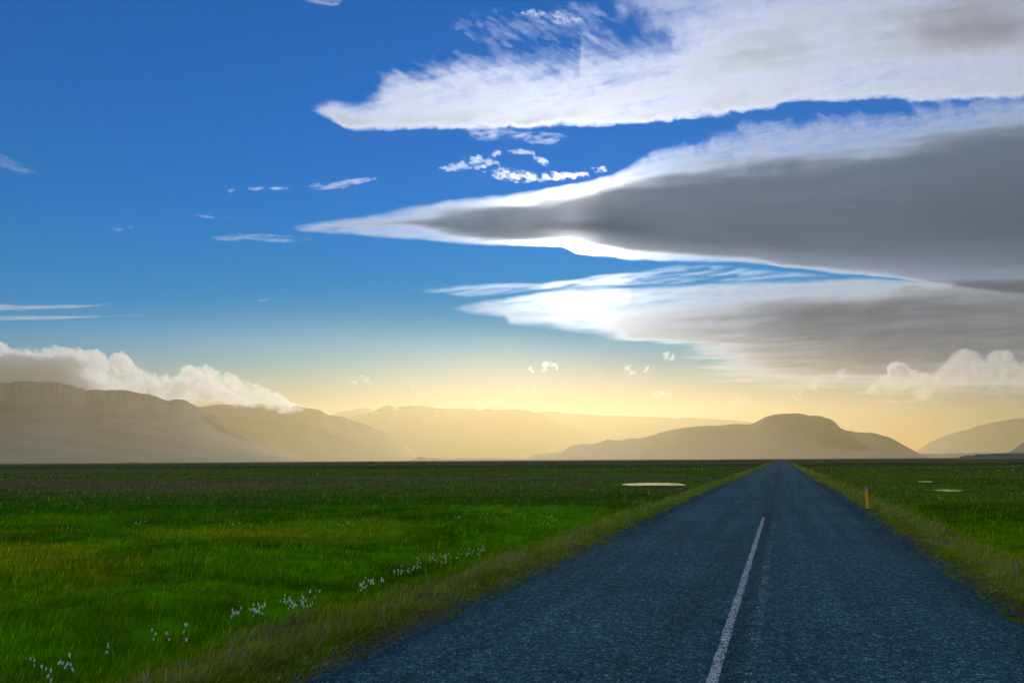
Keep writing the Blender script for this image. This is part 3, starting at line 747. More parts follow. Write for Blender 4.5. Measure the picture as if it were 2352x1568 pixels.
# ------------------------------------------------------------------ road
def asphalt_mat():
    m, t = new_mat('chip_seal')
    N = t.nodes.new; L = t.links.new
    out = N('ShaderNodeOutputMaterial'); b = N('ShaderNodeBsdfPrincipled')
    tc = N('ShaderNodeTexCoord')
    v = N('ShaderNodeTexVoronoi'); v.inputs['Scale'].default_value = 60; L(tc.outputs['Object'], v.inputs['Vector'])
    v2 = N('ShaderNodeTexVoronoi'); v2.inputs['Scale'].default_value = 20; L(tc.outputs['Object'], v2.inputs['Vector'])
    sep = N('ShaderNodeSeparateColor'); L(v.outputs['Color'], sep.inputs[0])
    sep2 = N('ShaderNodeSeparateColor'); L(v2.outputs['Color'], sep2.inputs[0])
    ramp = N('ShaderNodeValToRGB'); e = ramp.color_ramp.elements
    e[0].position = 0; e[0].color = (.003, .022, .034, 1)
    e[1].position = 1; e[1].color = (.50, .70, .74, 1)
    for p, c in ((.45, (.020, .085, .112)), (.75, (.050, .180, .215)), (.93, (.19, .40, .45))):
        k = e.new(p); k.color = (*c, 1)
    mixv = N('ShaderNodeMath'); mixv.operation = 'MULTIPLY_ADD'; mixv.inputs[1].default_value = .72
    L(sep.outputs[0], mixv.inputs[0])
    m3 = N('ShaderNodeMath'); m3.operation = 'MULTIPLY'; m3.inputs[1].default_value = .28; L(sep2.outputs[0], m3.inputs[0]); L(m3.outputs[0], mixv.inputs[2])
    L(mixv.outputs[0], ramp.inputs[0])
    # long wear streaks, in road coordinates carried by an attribute
    uv = N('ShaderNodeAttribute'); uv.attribute_name = 'lane'
    s = N('ShaderNodeSeparateColor'); L(uv.outputs['Color'], s.inputs[0])
    cmb = N('ShaderNodeCombineXYZ'); L(s.outputs[0], cmb.inputs[0])
    sc = N('ShaderNodeMath'); sc.operation = 'MULTIPLY'; sc.inputs[1].default_value = .03; L(s.outputs[1], sc.inputs[0]); L(sc.outputs[0], cmb.inputs[1])
    n = N('ShaderNodeTexNoise'); n.inputs['Scale'].default_value = 2.2; n.inputs['Detail'].default_value = 5; L(cmb.outputs[0], n.inputs['Vector'])
    r = N('ShaderNodeMapRange'); r.inputs[1].default_value = .3; r.inputs[2].default_value = .7; r.inputs[3].default_value = .72; r.inputs[4].default_value = 1.25; L(n.outputs['Fac'], r.inputs[0])
    nb = N('ShaderNodeTexNoise'); nb.inputs['Scale'].default_value = .35; nb.inputs['Detail'].default_value = 6; L(tc.outputs['Object'], nb.inputs['Vector'])
    rb = N('ShaderNodeMapRange'); rb.inputs[1].default_value = .3; rb.inputs[2].default_value = .7; rb.inputs[3].default_value = .8; rb.inputs[4].default_value = 1.2; L(nb.outputs['Fac'], rb.inputs[0])
    # tarry seam beside the centre line
    cr = N('ShaderNodeValToRGB'); cr.color_ramp.interpolation = 'B_SPLINE'
    ce = cr.color_ramp.elements; ce[0].position = 0; ce[0].color = (1, 1, 1, 1); ce[1].position = 1; ce[1].color = (1, 1, 1, 1)
    def pos(lv): return (lv - EDGE_L) / (EDGE_R - EDGE_L)
    for lv, g in ((EDGE_L + .15, .62), (EDGE_L + .55, .95), (LINE - 1.9, 1.08), (LINE - .6, .95), (LINE + .02, .85), (LINE + .14, .5), (LINE + .30, .95), (LINE + 1.0, 1.12), (LINE + 2.2, 1.0), (EDGE_R - .5, .85), (EDGE_R - .1, .6)):
        k = ce.new(pos(lv)); k.color = (g, g, g, 1)
    mr = N('ShaderNodeMapRange'); mr.inputs[1].default_value = EDGE_L; mr.inputs[2].default_value = EDGE_R; L(s.outputs[0], mr.inputs[0])
    L(mr.outputs[0], cr.inputs[0])
    a = N('ShaderNodeMath'); a.operation = 'MULTIPLY'; L(r.outputs[0], a.inputs[0]); L(rb.outputs[0], a.inputs[1])
    a2 = N('ShaderNodeMath'); a2.operation = 'MULTIPLY'; L(a.outputs[0], a2.inputs[0]); L(cr.outputs[0], a2.inputs[1])
    mx = N('ShaderNodeMixRGB'); mx.blend_type = 'MULTIPLY'; mx.inputs[0].default_value = 1
    L(ramp.outputs[0], mx.inputs[1]); L(a2.outputs[0], mx.inputs[2])
    L(mx.outputs[0], b.inputs['Base Color'])
    b.inputs['Roughness'].default_value = .9; b.inputs['Specular IOR Level'].default_value = .12
    bu = N('ShaderNodeBump'); bu.inputs['Strength'].default_value = .8; bu.inputs['Distance'].default_value = .008
    L(v.outputs['Distance'], bu.inputs['Height']); bu.invert = True; L(bu.outputs[0], b.inputs['Normal'])
    L(b.outputs[0], out.inputs[0])
    return m

def strip(name, l0, l1, s0, s1, z, material, nl=2, ns=None, ragged=0.0, seed=0, parent=None, label=None, kind=None, skirt=0.0, crown=0.0):
    ss = np.concatenate([np.arange(s0, min(s1, 60), .35), np.arange(60, s1 + 2, 3.0)]) if ns is None else np.linspace(s0, s1, ns)
    t = np.linspace(0, 1, nl)
    T, S = np.meshgrid(t, ss)
    lo = l0 + ragged * fbm(S / .55, S * 0 + 1.5, seed, 4); hi = l1 + ragged * fbm(S / .55, S * 0 + 8.5, seed + 3, 4)
    Lq = lo + (hi - lo) * T
    Z = z + crown * (1 - (2 * T - 1) ** 2) - skirt * ((T == 0) | (T == 1))
    x = S * RD[0] + Lq * RL[0]; y = S * RD[1] + Lq * RL[1]
    ny, nx = S.shape
    idx = np.arange(nx * ny).reshape(ny, nx)
    q = np.stack([idx[:-1, :-1], idx[:-1, 1:], idx[1:, 1:], idx[1:, :-1]], axis=-1).reshape(-1, 4)
    me = mesh_np(name, np.stack([x, y, Z], -1).reshape(-1, 3), q)
    a = me.attributes.new('lane', 'FLOAT_VECTOR', 'POINT')
    a.data.foreach_set('vector', np.stack([Lq, S, S * 0], -1).astype(np.float32).ravel())
    return link(name, me, material, parent=parent, label=label, kind=kind)

ROAD = strip('road', EDGE_L, EDGE_R, -8, 940, 0.0, asphalt_mat(), nl=15, ragged=.11, seed=701, skirt=.09, crown=0.0, kind='structure',
             label='straight blue-grey chip-sealed road running to the horizon')

def paint_mat(name, cover):
    m, t = new_mat(name); N = t.nodes.new; L = t.links.new
    out = N('ShaderNodeOutputMaterial'); b = N('ShaderNodeBsdfPrincipled'); b.inputs['Roughness'].default_value = .7
    b.inputs['Base Color'].default_value = (.60, .66, .70, 1)
    tr = N('ShaderNodeBsdfTransparent'); mix = N('ShaderNodeMixShader')
    tc = N('ShaderNodeTexCoord')
    v = N('ShaderNodeTexVoronoi'); v.inputs['Scale'].default_value = 62; L(tc.outputs['Object'], v.inputs['Vector'])
    n = N('ShaderNodeTexNoise'); n.inputs['Scale'].default_value = 2.4; n.inputs['Detail'].default_value = 5; L(tc.outputs['Object'], n.inputs['Vector'])
    s = N('ShaderNodeSeparateColor'); L(v.outputs['Color'], s.inputs[0])
    a = N('ShaderNodeMath'); a.operation = 'MULTIPLY_ADD'; a.inputs[1].default_value = .8; L(n.outputs['Fac'], a.inputs[0]); L(s.outputs[1], a.inputs[2])
    g = N('ShaderNodeMapRange'); g.inputs[1].default_value = cover; g.inputs[2].default_value = cover + .12; L(a.outputs[0], g.inputs[0])
    L(g.outputs[0], mix.inputs[0]); L(tr.outputs[0], mix.inputs[1]); L(b.outputs[0], mix.inputs[2]); L(mix.outputs[0], out.inputs[0])
    return m
strip('centre_line', LINE - .045, LINE + .045, 1.0, 24.3, 0.004, paint_mat('line_paint', .74), nl=3, ns=240, ragged=.012, seed=720, parent=ROAD, label='fresh white centre line, worn by traffic')
strip('worn_line', LINE + .25, LINE + .36, 5.0, 22.5, 0.004, paint_mat('old_paint', 1.30), nl=3, ns=240, ragged=.012, seed=730, parent=ROAD, label='almost worn-off old line beside the fresh one')

# ------------------------------------------------------------------ ponds
def water_mat():
    m, t = new_mat('pond_water'); N = t.nodes.new; L = t.links.new
    out = N('ShaderNodeOutputMaterial'); b = N('ShaderNodeBsdfPrincipled')
    b.inputs['Base Color'].default_value = (.012, .018, .016, 1); b.inputs['Roughness'].default_value = .18; b.inputs['IOR'].default_value = 1.33
    tc = N('ShaderNodeTexCoord'); n = N('ShaderNodeTexNoise'); n.inputs['Scale'].default_value = 6; n.inputs['Detail'].default_value = 3
    L(tc.outputs['Object'], n.inputs['Vector'])
    bu = N('ShaderNodeBump'); bu.inputs['Strength'].default_value = .35; bu.inputs['Distance'].default_value = .02
    L(n.outputs['Fac'], bu.inputs['Height']); L(bu.outputs[0], b.inputs['Normal']); L(b.outputs[0], out.inputs[0])
    return m
WATER = water_mat()
for (nm, c, rx, ry), lb in zip(ponds, ('wide pond shining white in the grass, on the line side of the road before the hill', 'small bright pool among the tussocks beyond the nearest yellow post', 'thin sliver of bright water behind the small pool')):
    k = 40; a = np.linspace(0, 2 * math.pi, k, endpoint=False)
    dd = math.hypot(c[0], c[1]); ex, ey = c[0] / dd, c[1] / dd
    R_ = max(rx, 1) * 1.1; Q_ = ry * 1.3
    vx = c[0] + np.cos(a) * R_ * ey + np.sin(a) * Q_ * ex; vy = c[1] - np.cos(a) * R_ * ex + np.sin(a) * Q_ * ey
    V = np.concatenate([np.stack([vx, vy, np.full(k, -.705)], -1), [[c[0], c[1], -.705]]])
    F = np.array([(j, (j + 1) % k, k) for j in range(k)])
    link('pond', mesh_np('pond', V, F), WATER, kind='structure', label=lb)

# ------------------------------------------------------------------ grass
def blade_mat(name='grass_blades', trans=.45):
    m, t = new_mat(name); N = t.nodes.new; L = t.links.new
    out = N('ShaderNodeOutputMaterial'); at = N('ShaderNodeAttribute'); at.attribute_name = 'tint'
    d = N('ShaderNodeBsdfDiffuse'); tl = N('ShaderNodeBsdfTranslucent'); mix = N('ShaderNodeMixShader'); mix.inputs[0].default_value = trans
    nz = N('ShaderNodeTexNoise'); nz.inputs['Scale'].default_value = 3.0; tc = N('ShaderNodeTexCoord'); L(tc.outputs['Object'], nz.inputs['Vector'])
    r = N('ShaderNodeMapRange'); r.inputs[1].default_value = .3; r.inputs[2].default_value = .7; r.inputs[3].default_value = .75; r.inputs[4].default_value = 1.25; L(nz.outputs['Fac'], r.inputs[0])
    mx = N('ShaderNodeMixRGB'); mx.blend_type = 'MULTIPLY'; mx.inputs[0].default_value = 1; L(at.outputs['Color'], mx.inputs[1]); L(r.outputs[0], mx.inputs[2])
    L(mx.outputs[0], d.inputs[0]); L(mx.outputs[0], tl.inputs[0])
    L(d.outputs[0], mix.inputs[1]); L(tl.outputs[0], mix.inputs[2]); L(mix.outputs[0], out.inputs[0])
    return m
BLADE = blade_mat()

def blades(name, x, y, h, w, rgb, lean, seed, label, wind=(.6, .1)):
    """One mesh of bent tapering blades rooted at (x, y)."""
    rs = np.random.RandomState(seed)
    n = len(x); z = height(x, y) - .02
    a = rs.uniform(0, 2 * math.pi, n)
    ox, oy = np.cos(a) * w * .5, np.sin(a) * w * .5
    la = rs.uniform(0, 2 * math.pi, n)
    lx = (np.cos(la) * .55 + wind[0] * RL[0]) * lean * h + rs.normal(0, .05, n) * h
    ly = (np.sin(la) * .55 + wind[0] * RL[1]) * lean * h + rs.normal(0, .05, n) * h
    V = np.empty((n, 5, 3), dtype=np.float32)
    V[:, 0] = np.stack([x - ox, y - oy, z], -1); V[:, 1] = np.stack([x + ox, y + oy, z], -1)
    V[:, 2] = np.stack([x - ox * .8 + lx * .35, y - oy * .8 + ly * .35, z + h * .58], -1)
    V[:, 3] = np.stack([x + ox * .8 + lx * .35, y + oy * .8 + ly * .35, z + h * .58], -1)
    V[:, 4] = np.stack([x + lx, y + ly, z + h * (1 - .25 * np.abs(lean))], -1)
    b = (np.arange(n) * 5)[:, None]
    F = np.concatenate([b + [0, 1, 3], b + [0, 3, 2], b + [2, 3, 4]])
    me = mesh_np(name, V.reshape(-1, 3), F)
    colour_attr(me, np.repeat(rgb, 5, axis=0))
    return link(name, me, BLADE, kind='stuff', label=label)

def scatter(n, r0, r1, seed, az=(-50, 50), power=1.0):
    rs = np.random.RandomState(seed)
    r = np.sqrt(rs.uniform(r0 ** 2, r1 ** 2, n)) if power == 2 else r0 * (r1 / r0) ** rs.uniform(0, 1, n)
    a = np.radians(rs.uniform(az[0], az[1], n))
    return r * np.sin(a), r * np.cos(a), rs

POST_PX = [(1993, 1171.5), (1866.4, 1093.0), (1845.5, 1085.0), (1830.0, 1074.8), (1825.0, 1072.2), (2048.5, 1128)]
POST_XY = [on_ground(a, b_, -.03 if k < 5 else -.5)[0] for k, (a, b_) in enumerate(POST_PX)]
def clear_of_posts(x, y, keep=.35):
    ok = np.ones(x.shape, bool)
    for p in POST_XY:
        d = math.hypot(p[0], p[1]); ex, ey = p[0] / d, p[1] / d
        a = (x - p[0]) * ey - (y - p[1]) * ex; b_ = (x - p[0]) * ex + (y - p[1]) * ey
        ok &= ~((np.abs(a) < keep) & (b_ > -d * .16) & (b_ < .5))
    return ok
def pond_view(x, y):
    """Short, trampled turf on the near bank of the ponds."""
    f = np.ones(x.shape)
    for _n, c, rx, ry in ponds:
        d = math.hypot(c[0], c[1]); ex, ey = c[0] / d, c[1] / d
        a = (x - c[0]) * ey - (y - c[1]) * ex; b_ = (x - c[0]) * ex + (y - c[1]) * ey
        f = np.minimum(f, 1 - .8 * sm(rx * 1.5 + 1, rx * 1.1, np.abs(a)) * sm(-ry - 14, -ry - 5, b_) * (b_ < ry))
    return f
def field_grass():
    X, Y, H, Wd, C = [], [], [], [], []
    for n, r0, r1, seed, hh, ww in ((420000, 5.0, 17, 801, .16, .0055), (300000, 17, 46, 802, .19, .012), (170000, 46, 130, 803, .24, .04), (60000, 130, 420, 804, .26, .16)):
        x, y, rs = scatter(n, r0, r1, seed, power=1)
        sl, l = road_sl(x, y)
        out = np.maximum(EDGE_L - l, l - EDGE_R)
        tuft = fbm(x / .9, y / .9, 810, 3)
        k = (out > .7 + rs.uniform(0, 1.0, n)) & (pond_d(x, y) > 1.3) & clear_of_posts(x, y) & (rs.uniform(0, 1, n) < .62 + .75 * tuft)
        x, y, out = x[k], y[k], out[k]
        m = len(x)
        tus = rag_noise(x, y, 811, 1.6)
        hgt = hh * (.55 + .65 * rs.uniform(0, 1, m)) * (1 + .5 * tus) * (1 - .25 * sm(3, 1, out)) * pond_view(x, y)
        c = plant_colour(x, y) * rs.uniform(.35, 1.85, (m, 1)) * (1 + .25 * fbm(x / .7, y / .7, 812, 3))[:, None].clip(.5, 1.5)
        y_ = rs.uniform(0, 1, m) < .30
        c[y_] = mixc(c[y_], np.array([.24, .22, .008]), np.full(y_.sum(), .6)); hgt = np.where(y_, hgt * 1.15, hgt)
        bold = rs.uniform(0, 1, m) < (.05 if r1 < 60 else .02)       # coarse flowering stems and broad leaves stand out of the sward
        hgt = np.where(bold, hgt * 1.22, hgt); wd = ww * rs.uniform(.6, 1.4, m) * np.where(bold, 2.0, 1)
        c[bold] = mixc(c[bold], np.array([.46, .44, .03]), rs.uniform(.1, .75, bold.sum())) * 1.25
        X.append(x); Y.append(y); H.append(np.clip(hgt, .025, .6)); Wd.append(wd); C.append(c)
    x = np.concatenate(X)
    blades('grass', x, np.concatenate(Y), np.concatenate(H), np.concatenate(Wd), np.concatenate(C), .42, 820, 'long green meadow grass leaning in the wind on both sides of the road')
field_grass()

def verge_grass():
    X, Y, H, Wd, C = [], [], [], [], []
    for n, s0, s1, seed, ww in ((120000, 3, 22, 831, .006), (90000, 22, 70, 832, .014), (50000, 70, 260, 833, .045)):
        rs = np.random.RandomState(seed)
        s_ = s0 * (s1 / s0) ** rs.uniform(0, 1, n); o = np.abs(rs.normal(0, 1, n)) * .56 - .05
        left = rs.uniform(0, 1, n) < .55
        l = np.where(left, EDGE_L - o, EDGE_R + o)
        x = s_ * RD[0] + l * RL[0]; y = s_ * RD[1] + l * RL[1]
        d = fbm(x / 1.3, y / 1.3, 840, 4)
        k = (rs.uniform(0, 1, n) < sm(-.30, .5, o + .35 * d) * (.6 + .5 * d)) & (o < 1.9) & clear_of_posts(x, y)
        x, y, o, d = x[k], y[k], o[k], d[k]; m = len(x)
        straw = rs.uniform(0, 1, m) < .06 + .20 * sm(.3, .8, o)
        c = mixc(np.broadcast_to(STRAW, (m, 3)), np.broadcast_to(np.array([.36, .26, .16]), (m, 3)), rs.uniform(0, 1, m))
        grn = mixc(np.broadcast_to(GREEN, (m, 3)), np.broadcast_to(YELLOW, (m, 3)), rs.uniform(0, 1, m)); c[~straw] = grn[~straw]
        c = c * rs.uniform(.55, 1.3, (m, 1))
        h = (.05 + .17 * sm(.2, .8, o)) * (.6 + .7 * rs.uniform(0, 1, m)) * (1 + .35 * d)
        bold = rs.uniform(0, 1, m) < .05
        c[bold] = mixc(c[bold], np.array([.55, .45, .22]), rs.uniform(.3, .9, bold.sum()))
        X.append(x); Y.append(y); H.append(np.clip(h * np.where(bold, 1.35, 1), .04, .6)); Wd.append(ww * rs.uniform(.5, 1.4, m) * np.where(bold, 2.3, 1)); C.append(c)
    blades('verge_grass', np.concatenate(X), np.concatenate(Y), np.concatenate(H), np.concatenate(Wd), np.concatenate(C), .8, 841, 'dry straw-coloured grass along the gravelly edges of the road', wind=(.75, 0))
verge_grass()

def gravel():
    """Loose chippings along both ragged edges of the asphalt."""
    rs = np.random.RandomState(860)
    n = 14000
    s_ = 4 * (60 / 4) ** rs.uniform(0, 1, n); o = rs.normal(.04, .13, n)
    l = np.where(rs.uniform(0, 1, n) < .5, EDGE_L - o, EDGE_R + o)
    x = s_ * RD[0] + l * RL[0]; y = s_ * RD[1] + l * RL[1]
    z = np.maximum(height(x, y), np.where(o < 0, .0, -1))
    r = rs.uniform(.006, .016, n) * (1 + .6 * (rs.uniform(0, 1, n) < .06)) * np.clip(s_ / 14, 1, 2.5)
    base = np.array([(1, 0, 0), (-1, 0, 0), (0, 1, 0), (0, -1, 0), (0, 0, .8), (0, 0, -.6)], float)
    V = base[None] * r[:, None, None] * rs.uniform(.55, 1.3, (n, 6, 1))
    a = rs.uniform(0, 6.28, n); c, q = np.cos(a)[:, None], np.sin(a)[:, None]
    V = np.stack([V[..., 0] * c - V[..., 1] * q, V[..., 0] * q + V[..., 1] * c, V[..., 2]], -1) + np.stack([x, y, z + r * .3], -1)[:, None]
    F = np.array([(0, 2, 4), (2, 1, 4), (1, 3, 4), (3, 0, 4), (2, 0, 5), (1, 2, 5), (3, 1, 5), (0, 3, 5)])
    F = (np.arange(n) * 6)[:, None, None] + F[None]
    me = mesh_np('gravel', V.reshape(-1, 3), F.reshape(-1, 3), smooth=False)
    g = rs.uniform(.4, 1.6, n)[:, None] * np.array([.06, .12, .15]) * (1 + .2 * rs.normal(0, 1, (n, 3)))
    colour_attr(me, np.repeat(np.clip(g, .01, .6), 6, axis=0))
    m, t = new_mat('chippings'); o_ = t.nodes.new('ShaderNodeOutputMaterial'); b = t.nodes.new('ShaderNodeBsdfPrincipled'); b.inputs['Roughness'].default_value = .85
    at = t.nodes.new('ShaderNodeAttribute'); at.attribute_name = 'tint'; t.links.new(at.outputs['Color'], b.inputs['Base Color']); t.links.new(b.outputs[0], o_.inputs[0])
    link('gravel', me, m, kind='stuff', label='loose grey chippings along the ragged asphalt edges')
gravel()

# ------------------------------------------------------------------ marker posts
def plain_mat(name, rgb, rough=.5, metal=0.0, spots=0.0):
    m, t = new_mat(name); N = t.nodes.new; L = t.links.new
    out = N('ShaderNodeOutputMaterial'); b = N('ShaderNodeBsdfPrincipled')
    b.inputs['Roughness'].default_value = rough; b.inputs['Metallic'].default_value = metal
    tc = N('ShaderNodeTexCoord'); n = N('ShaderNodeTexNoise'); n.inputs['Scale'].default_value = 14; n.inputs['Detail'].default_value = 6
    L(tc.outputs['Object'], n.inputs['Vector'])
    r = N('ShaderNodeMapRange'); r.inputs[1].default_value = .3; r.inputs[2].default_value = .7; r.inputs[3].default_value = 1 - spots; r.inputs[4].default_value = 1.05; L(n.outputs['Fac'], r.inputs[0])
    mx = N('ShaderNodeMixRGB'); mx.blend_type = 'MULTIPLY'; mx.inputs[0].default_value = 1; mx.inputs[1].default_value = (*rgb, 1); L(r.outputs[0], mx.inputs[2])
    L(mx.outputs[0], b.inputs['Base Color']); L(b.outputs[0], out.inputs[0])
    return m
POST_M = plain_mat('post_plastic', (.80, .41, .002), .6, 0, .15)
REFL_M = plain_mat('reflector_sheet', (.20, .27, .37), .4, .1, .2)
FOOT_M = plain_mat('grey_foot', (.08, .10, .12), .7, 0, .3)

def prism(ring_fn, zs, cap_slant=0.0):
    """Tube of rounded section; the top ring rises by cap_slant from left to right."""
    V, F = [], []
    k = 16
    for i, (z, sc) in enumerate(zs):
        for j in range(k):
            a = 2 * math.pi * j / k
            x, y = ring_fn(a)
            V.append((x * sc, y * sc, z + (cap_slant * x if i >= len(zs) - 2 else 0)))
    for i in range(len(zs) - 1):
        for j in range(k):
            F.append((i * k + j, i * k + (j + 1) % k, (i + 1) * k + (j + 1) % k, (i + 1) * k + j))
    me = bpy.data.meshes.new('part')
    n = len(zs) - 1
    me.from_pydata(V, [], [tuple(f) for f in F] + [tuple(range(k))[::-1], tuple(range(n * k, n * k + k))])
    return me
def section(w, d, p=4.0):
    def f(a):
        c, q = math.cos(a), math.sin(a)
        m = (abs(c) ** p + abs(q) ** p) ** (-1 / p)
        return c * m * w / 2, q * m * d / 2
    return f

def make_post(h=.86, w=.105):
    root = bpy.data.objects.new('marker_post', None); col.objects.link(root)
    sec = section(w, w * .62)
    body = prism(sec, [(.045, 1), (.05, 1.0), (h * .845, .98), (h * .85, .97)], cap_slant=.55); link('post_body', body, POST_M, root)
    ref = prism(section(w * .78, w * .5), [(h * .78, 1), (h * .79, 1), (h * .985, 1), (h, .96)], cap_slant=.45); ro = link('reflector', ref, REFL_M, root)
    ro.location = (-.012, -.012, 0)
    spine = prism(section(w * .22, w * .3), [(h * .78, 1), (h * .8, 1), (h * .93, 1), (h * .94, .9)]); so = link('post_spine', spine, POST_M, root)
    so.location = (w * .40, .02, 0)
    foot = prism(section(w * 1.2, w * .9), [(-.22, 1), (-.2, 1), (.03, 1), (.044, .96)]); link('foot', foot, FOOT_M, root)
    return root
def copy_thing(o):
    c = o.copy(); col.objects.link(c)
    for ch in list(o.children):
        d = ch.copy(); col.objects.link(d); d.parent = c
    return c
FACE = -math.atan2(RD[0], RD[1])
post0 = None
for (px, py, h_, lb) in ((1993, 1171.5, .86, 'nearest and largest yellow roadside marker post with grey reflector, at the asphalt edge'),
                         (1866.4, 1093.0, .80, 'second yellow marker post up the road, about a third of the size of the nearest'),
                         (1845.5, 1085.0, .72, 'third yellow marker post, darker orange, close behind the second'),
                         (1830.0, 1074.8, .62, 'fourth yellow marker post, tiny, just before the road fades into the plain'),
                         (1825.0, 1072.2, .80, 'farthest yellow marker post, barely visible beside the fourth')):
    z = 0.0
    for _ in range(4):
        p = on_ground(px, py, z)[0]; z = float(height(np.array([p[0]]), np.array([p[1]]))[0])
    o = make_post() if post0 is None else copy_thing(post0)
    post0 = post0 or o
    o.location = (p[0], p[1], z + .02); o.rotation_euler = (0, math.radians(.6), FACE); o.scale = (1, 1, h_ / .86)
    o['label'] = lb; o['category'] = 'marker post'; o['group'] = 'yellow marker posts along the road'

def ground_point(px, py):
    z = -.6
    for _ in range(4):
        p = on_ground(px, py, z)[0]; z = float(height(np.array([p[0]]), np.array([p[1]]))[0])
    return p[0], p[1], z
gx, gy, gz = ground_point(2048.5, 1128)
me = prism(section(.11, .06), [(-.2, 1), (-.1, 1), (.30, 1), (.32, .9)], cap_slant=.2)
o = link('marker_stake', me, plain_mat('teal_paint', (.03, .16, .17), .5, 0, .3), label='short blue-green stake in the grass behind the nearest yellow post', cat='stake'); o.location = (gx, gy, gz)
gx, gy, gz = ground_point(1907, 1064.5)
me = prism(section(.16, .16), [(-.2, 1), (-.1, 1), (1.0, 1), (1.05, .8)])
o = link('wooden_post', me, plain_mat('dark_wood', (.05, .04, .035), .9, 0, .4), label='lone dark wooden post far out on the plain, right of the road end', cat='post'); o.location = (gx, gy, gz)

# ------------------------------------------------------------------ grassy mounds
MOUND = rock_mat('mound_turf', (.03, .045, .015), (.06, .07, .025))
def mound(px, py, w_px, h_px, label, seed):
    gx, gy, gz = ground_point(px, py)
    d = math.hypot(gx, gy); W = w_px * d / F_S / 2; Hh = h_px * d / F_S
    n = 22; a = np.linspace(0, 2 * math.pi, 36, endpoint=False); t = np.linspace(0, 1, n)
    A, T = np.meshgrid(a, t)
    w = 1 + .16 * fbm(np.cos(A) * 1.5 + seed, np.sin(A) * 1.5, seed, 3)
    x = np.cos(A) * T * W * w; y = np.sin(A) * T * W * w
    z = Hh * (1 - T) ** 1.25 * (1 + .25 * fbm(x / W * 3, y / W * 3, seed + 5, 4)) - .3 * T ** 4
    idx = np.arange(36 * n).reshape(n, 36); nx = np.roll(idx, -1, axis=1)
    q = np.stack([idx[:-1], nx[:-1], nx[1:], idx[1:]], -1).reshape(-1, 4)[:, ::-1]
    o = link('mound', mesh_np('mound', np.stack([x, y, z], -1).reshape(-1, 3), q), MOUND, kind='structure', label=label)
    o.location = (gx, gy, gz)
mound(853, 1063.5, 22, 4.6, 'dark pointed grassy mound breaking the skyline of the plain', 1)
mound(855, 1077, 18, 5.5, 'small dark grassy mound below the pointed skyline mound', 2)
mound(1270, 1064, 50, 3.8, 'wide flat grassy mound under the foot of the flat-topped hill', 3)
mound(307, 1064, 34, 3.0, 'low grassy mound at the foot of the broad grey mountain', 4)
mound(1457, 1072, 10, 4.5, 'tiny dark mound left of the road end', 5)
mound(512, 1070, 24, 4.0, 'low dark mound midway along the brown plain', 6)
mound(2090, 1079, 26, 5.0, 'dark tussocky mound on the plain right of the road', 7)

# ------------------------------------------------------------------ cottongrass
STEM_M = plain_mat('flower_stem', (.07, .17, .01), .8, 0, .3)
WOOL_M, _t = new_mat('seed_wool')
_o = _t.nodes.new('ShaderNodeOutputMaterial'); _d = _t.nodes.new('ShaderNodeBsdfDiffuse'); _l = _t.nodes.new('ShaderNodeBsdfTranslucent'); _m = _t.nodes.new('ShaderNodeMixShader')
_n = _t.nodes.new('ShaderNodeTexNoise'); _n.inputs['Scale'].default_value = 90
_r = _t.nodes.new('ShaderNodeMapRange'); _r.inputs[3].default_value = .9; _r.inputs[4].default_value = 1.0
_w = _t.nodes.new('ShaderNodeMixRGB'); _w.blend_type = 'MULTIPLY'; _w.inputs[0].default_value = 1; _w.inputs[2].default_value = (1.0, .97, .88, 1); _t.links.new(_r.outputs[0], _w.inputs[1])
_t.links.new(_n.outputs['Fac'], _r.inputs[0])
_d.inputs[0].default_value = _l.inputs[0].default_value = (.9, .9, .9, 1); _m.inputs[0].default_value = .4
_t.links.new(_w.outputs[0], _d.inputs[0]); _t.links.new(_w.outputs[0], _l.inputs[0])
_t.links.new(_d.outputs[0], _m.inputs[1]); _t.links.new(_l.outputs[0], _m.inputs[2]); _t.links.new(_m.outputs[0], _o.inputs[0])

def head_mesh(seed):
    """A drooping tuft of white hairs: an uneven downy ball with loose strands."""
    rs = np.random.RandomState(seed)
    nu, nv = 12, 8
    V = []
    for i in range(nv + 1):
        th = math.pi * i / nv
        for j in range(nu):
            a = 2 * math.pi * j / nu
            r = .0165 * (1 + .28 * rs.uniform(-1, 1))
            V.append((r * math.sin(th) * math.cos(a), r * math.sin(th) * math.sin(a), -.004 + .022 * math.cos(th) * (1 + .15 * rs.uniform(-1, 1)) - .006 * (th / math.pi)))
    F = [(i * nu + j, i * nu + (j + 1) % nu, (i + 1) * nu + (j + 1) % nu, (i + 1) * nu + j) for i in range(nv) for j in range(nu)]
    for k in range(46):                                    # strands
        v = rs.normal(0, 1, 3); v /= np.linalg.norm(v); v[2] -= .25
        p = v * .013; q = v * rs.uniform(.020, .030); w = np.cross(v, rs.normal(0, 1, 3)); w = w / np.linalg.norm(w) * .0016
        b = len(V); V += [tuple(p - w), tuple(p + w), tuple(q)]
        F.append((b, b + 1, b + 2))
    me = bpy.data.meshes.new('seed_head'); me.from_pydata(V, [], F); return me
def stem_mesh(h, seed):
    rs = np.random.RandomState(seed); V, F = [], []
    n = 6; bx, by = rs.uniform(-.05, .07), rs.uniform(-.04, .04)
    for i in range(n + 1):
        t = i / n
        for j in range(5):
            a = 2 * math.pi * j / 5; r = .0019 * (1 - .4 * t)
            V.append((bx * t * t + r * math.cos(a), by * t * t + r * math.sin(a), -.05 + (h + .05) * t))
    for i in range(n):
        for j in range(5):
            F.append((i * 5 + j, i * 5 + (j + 1) % 5, (i + 1) * 5 + (j + 1) % 5, (i + 1) * 5 + j))
    me = bpy.data.meshes.new('stem'); me.from_pydata(V, [], F); return me, (bx, by, h)

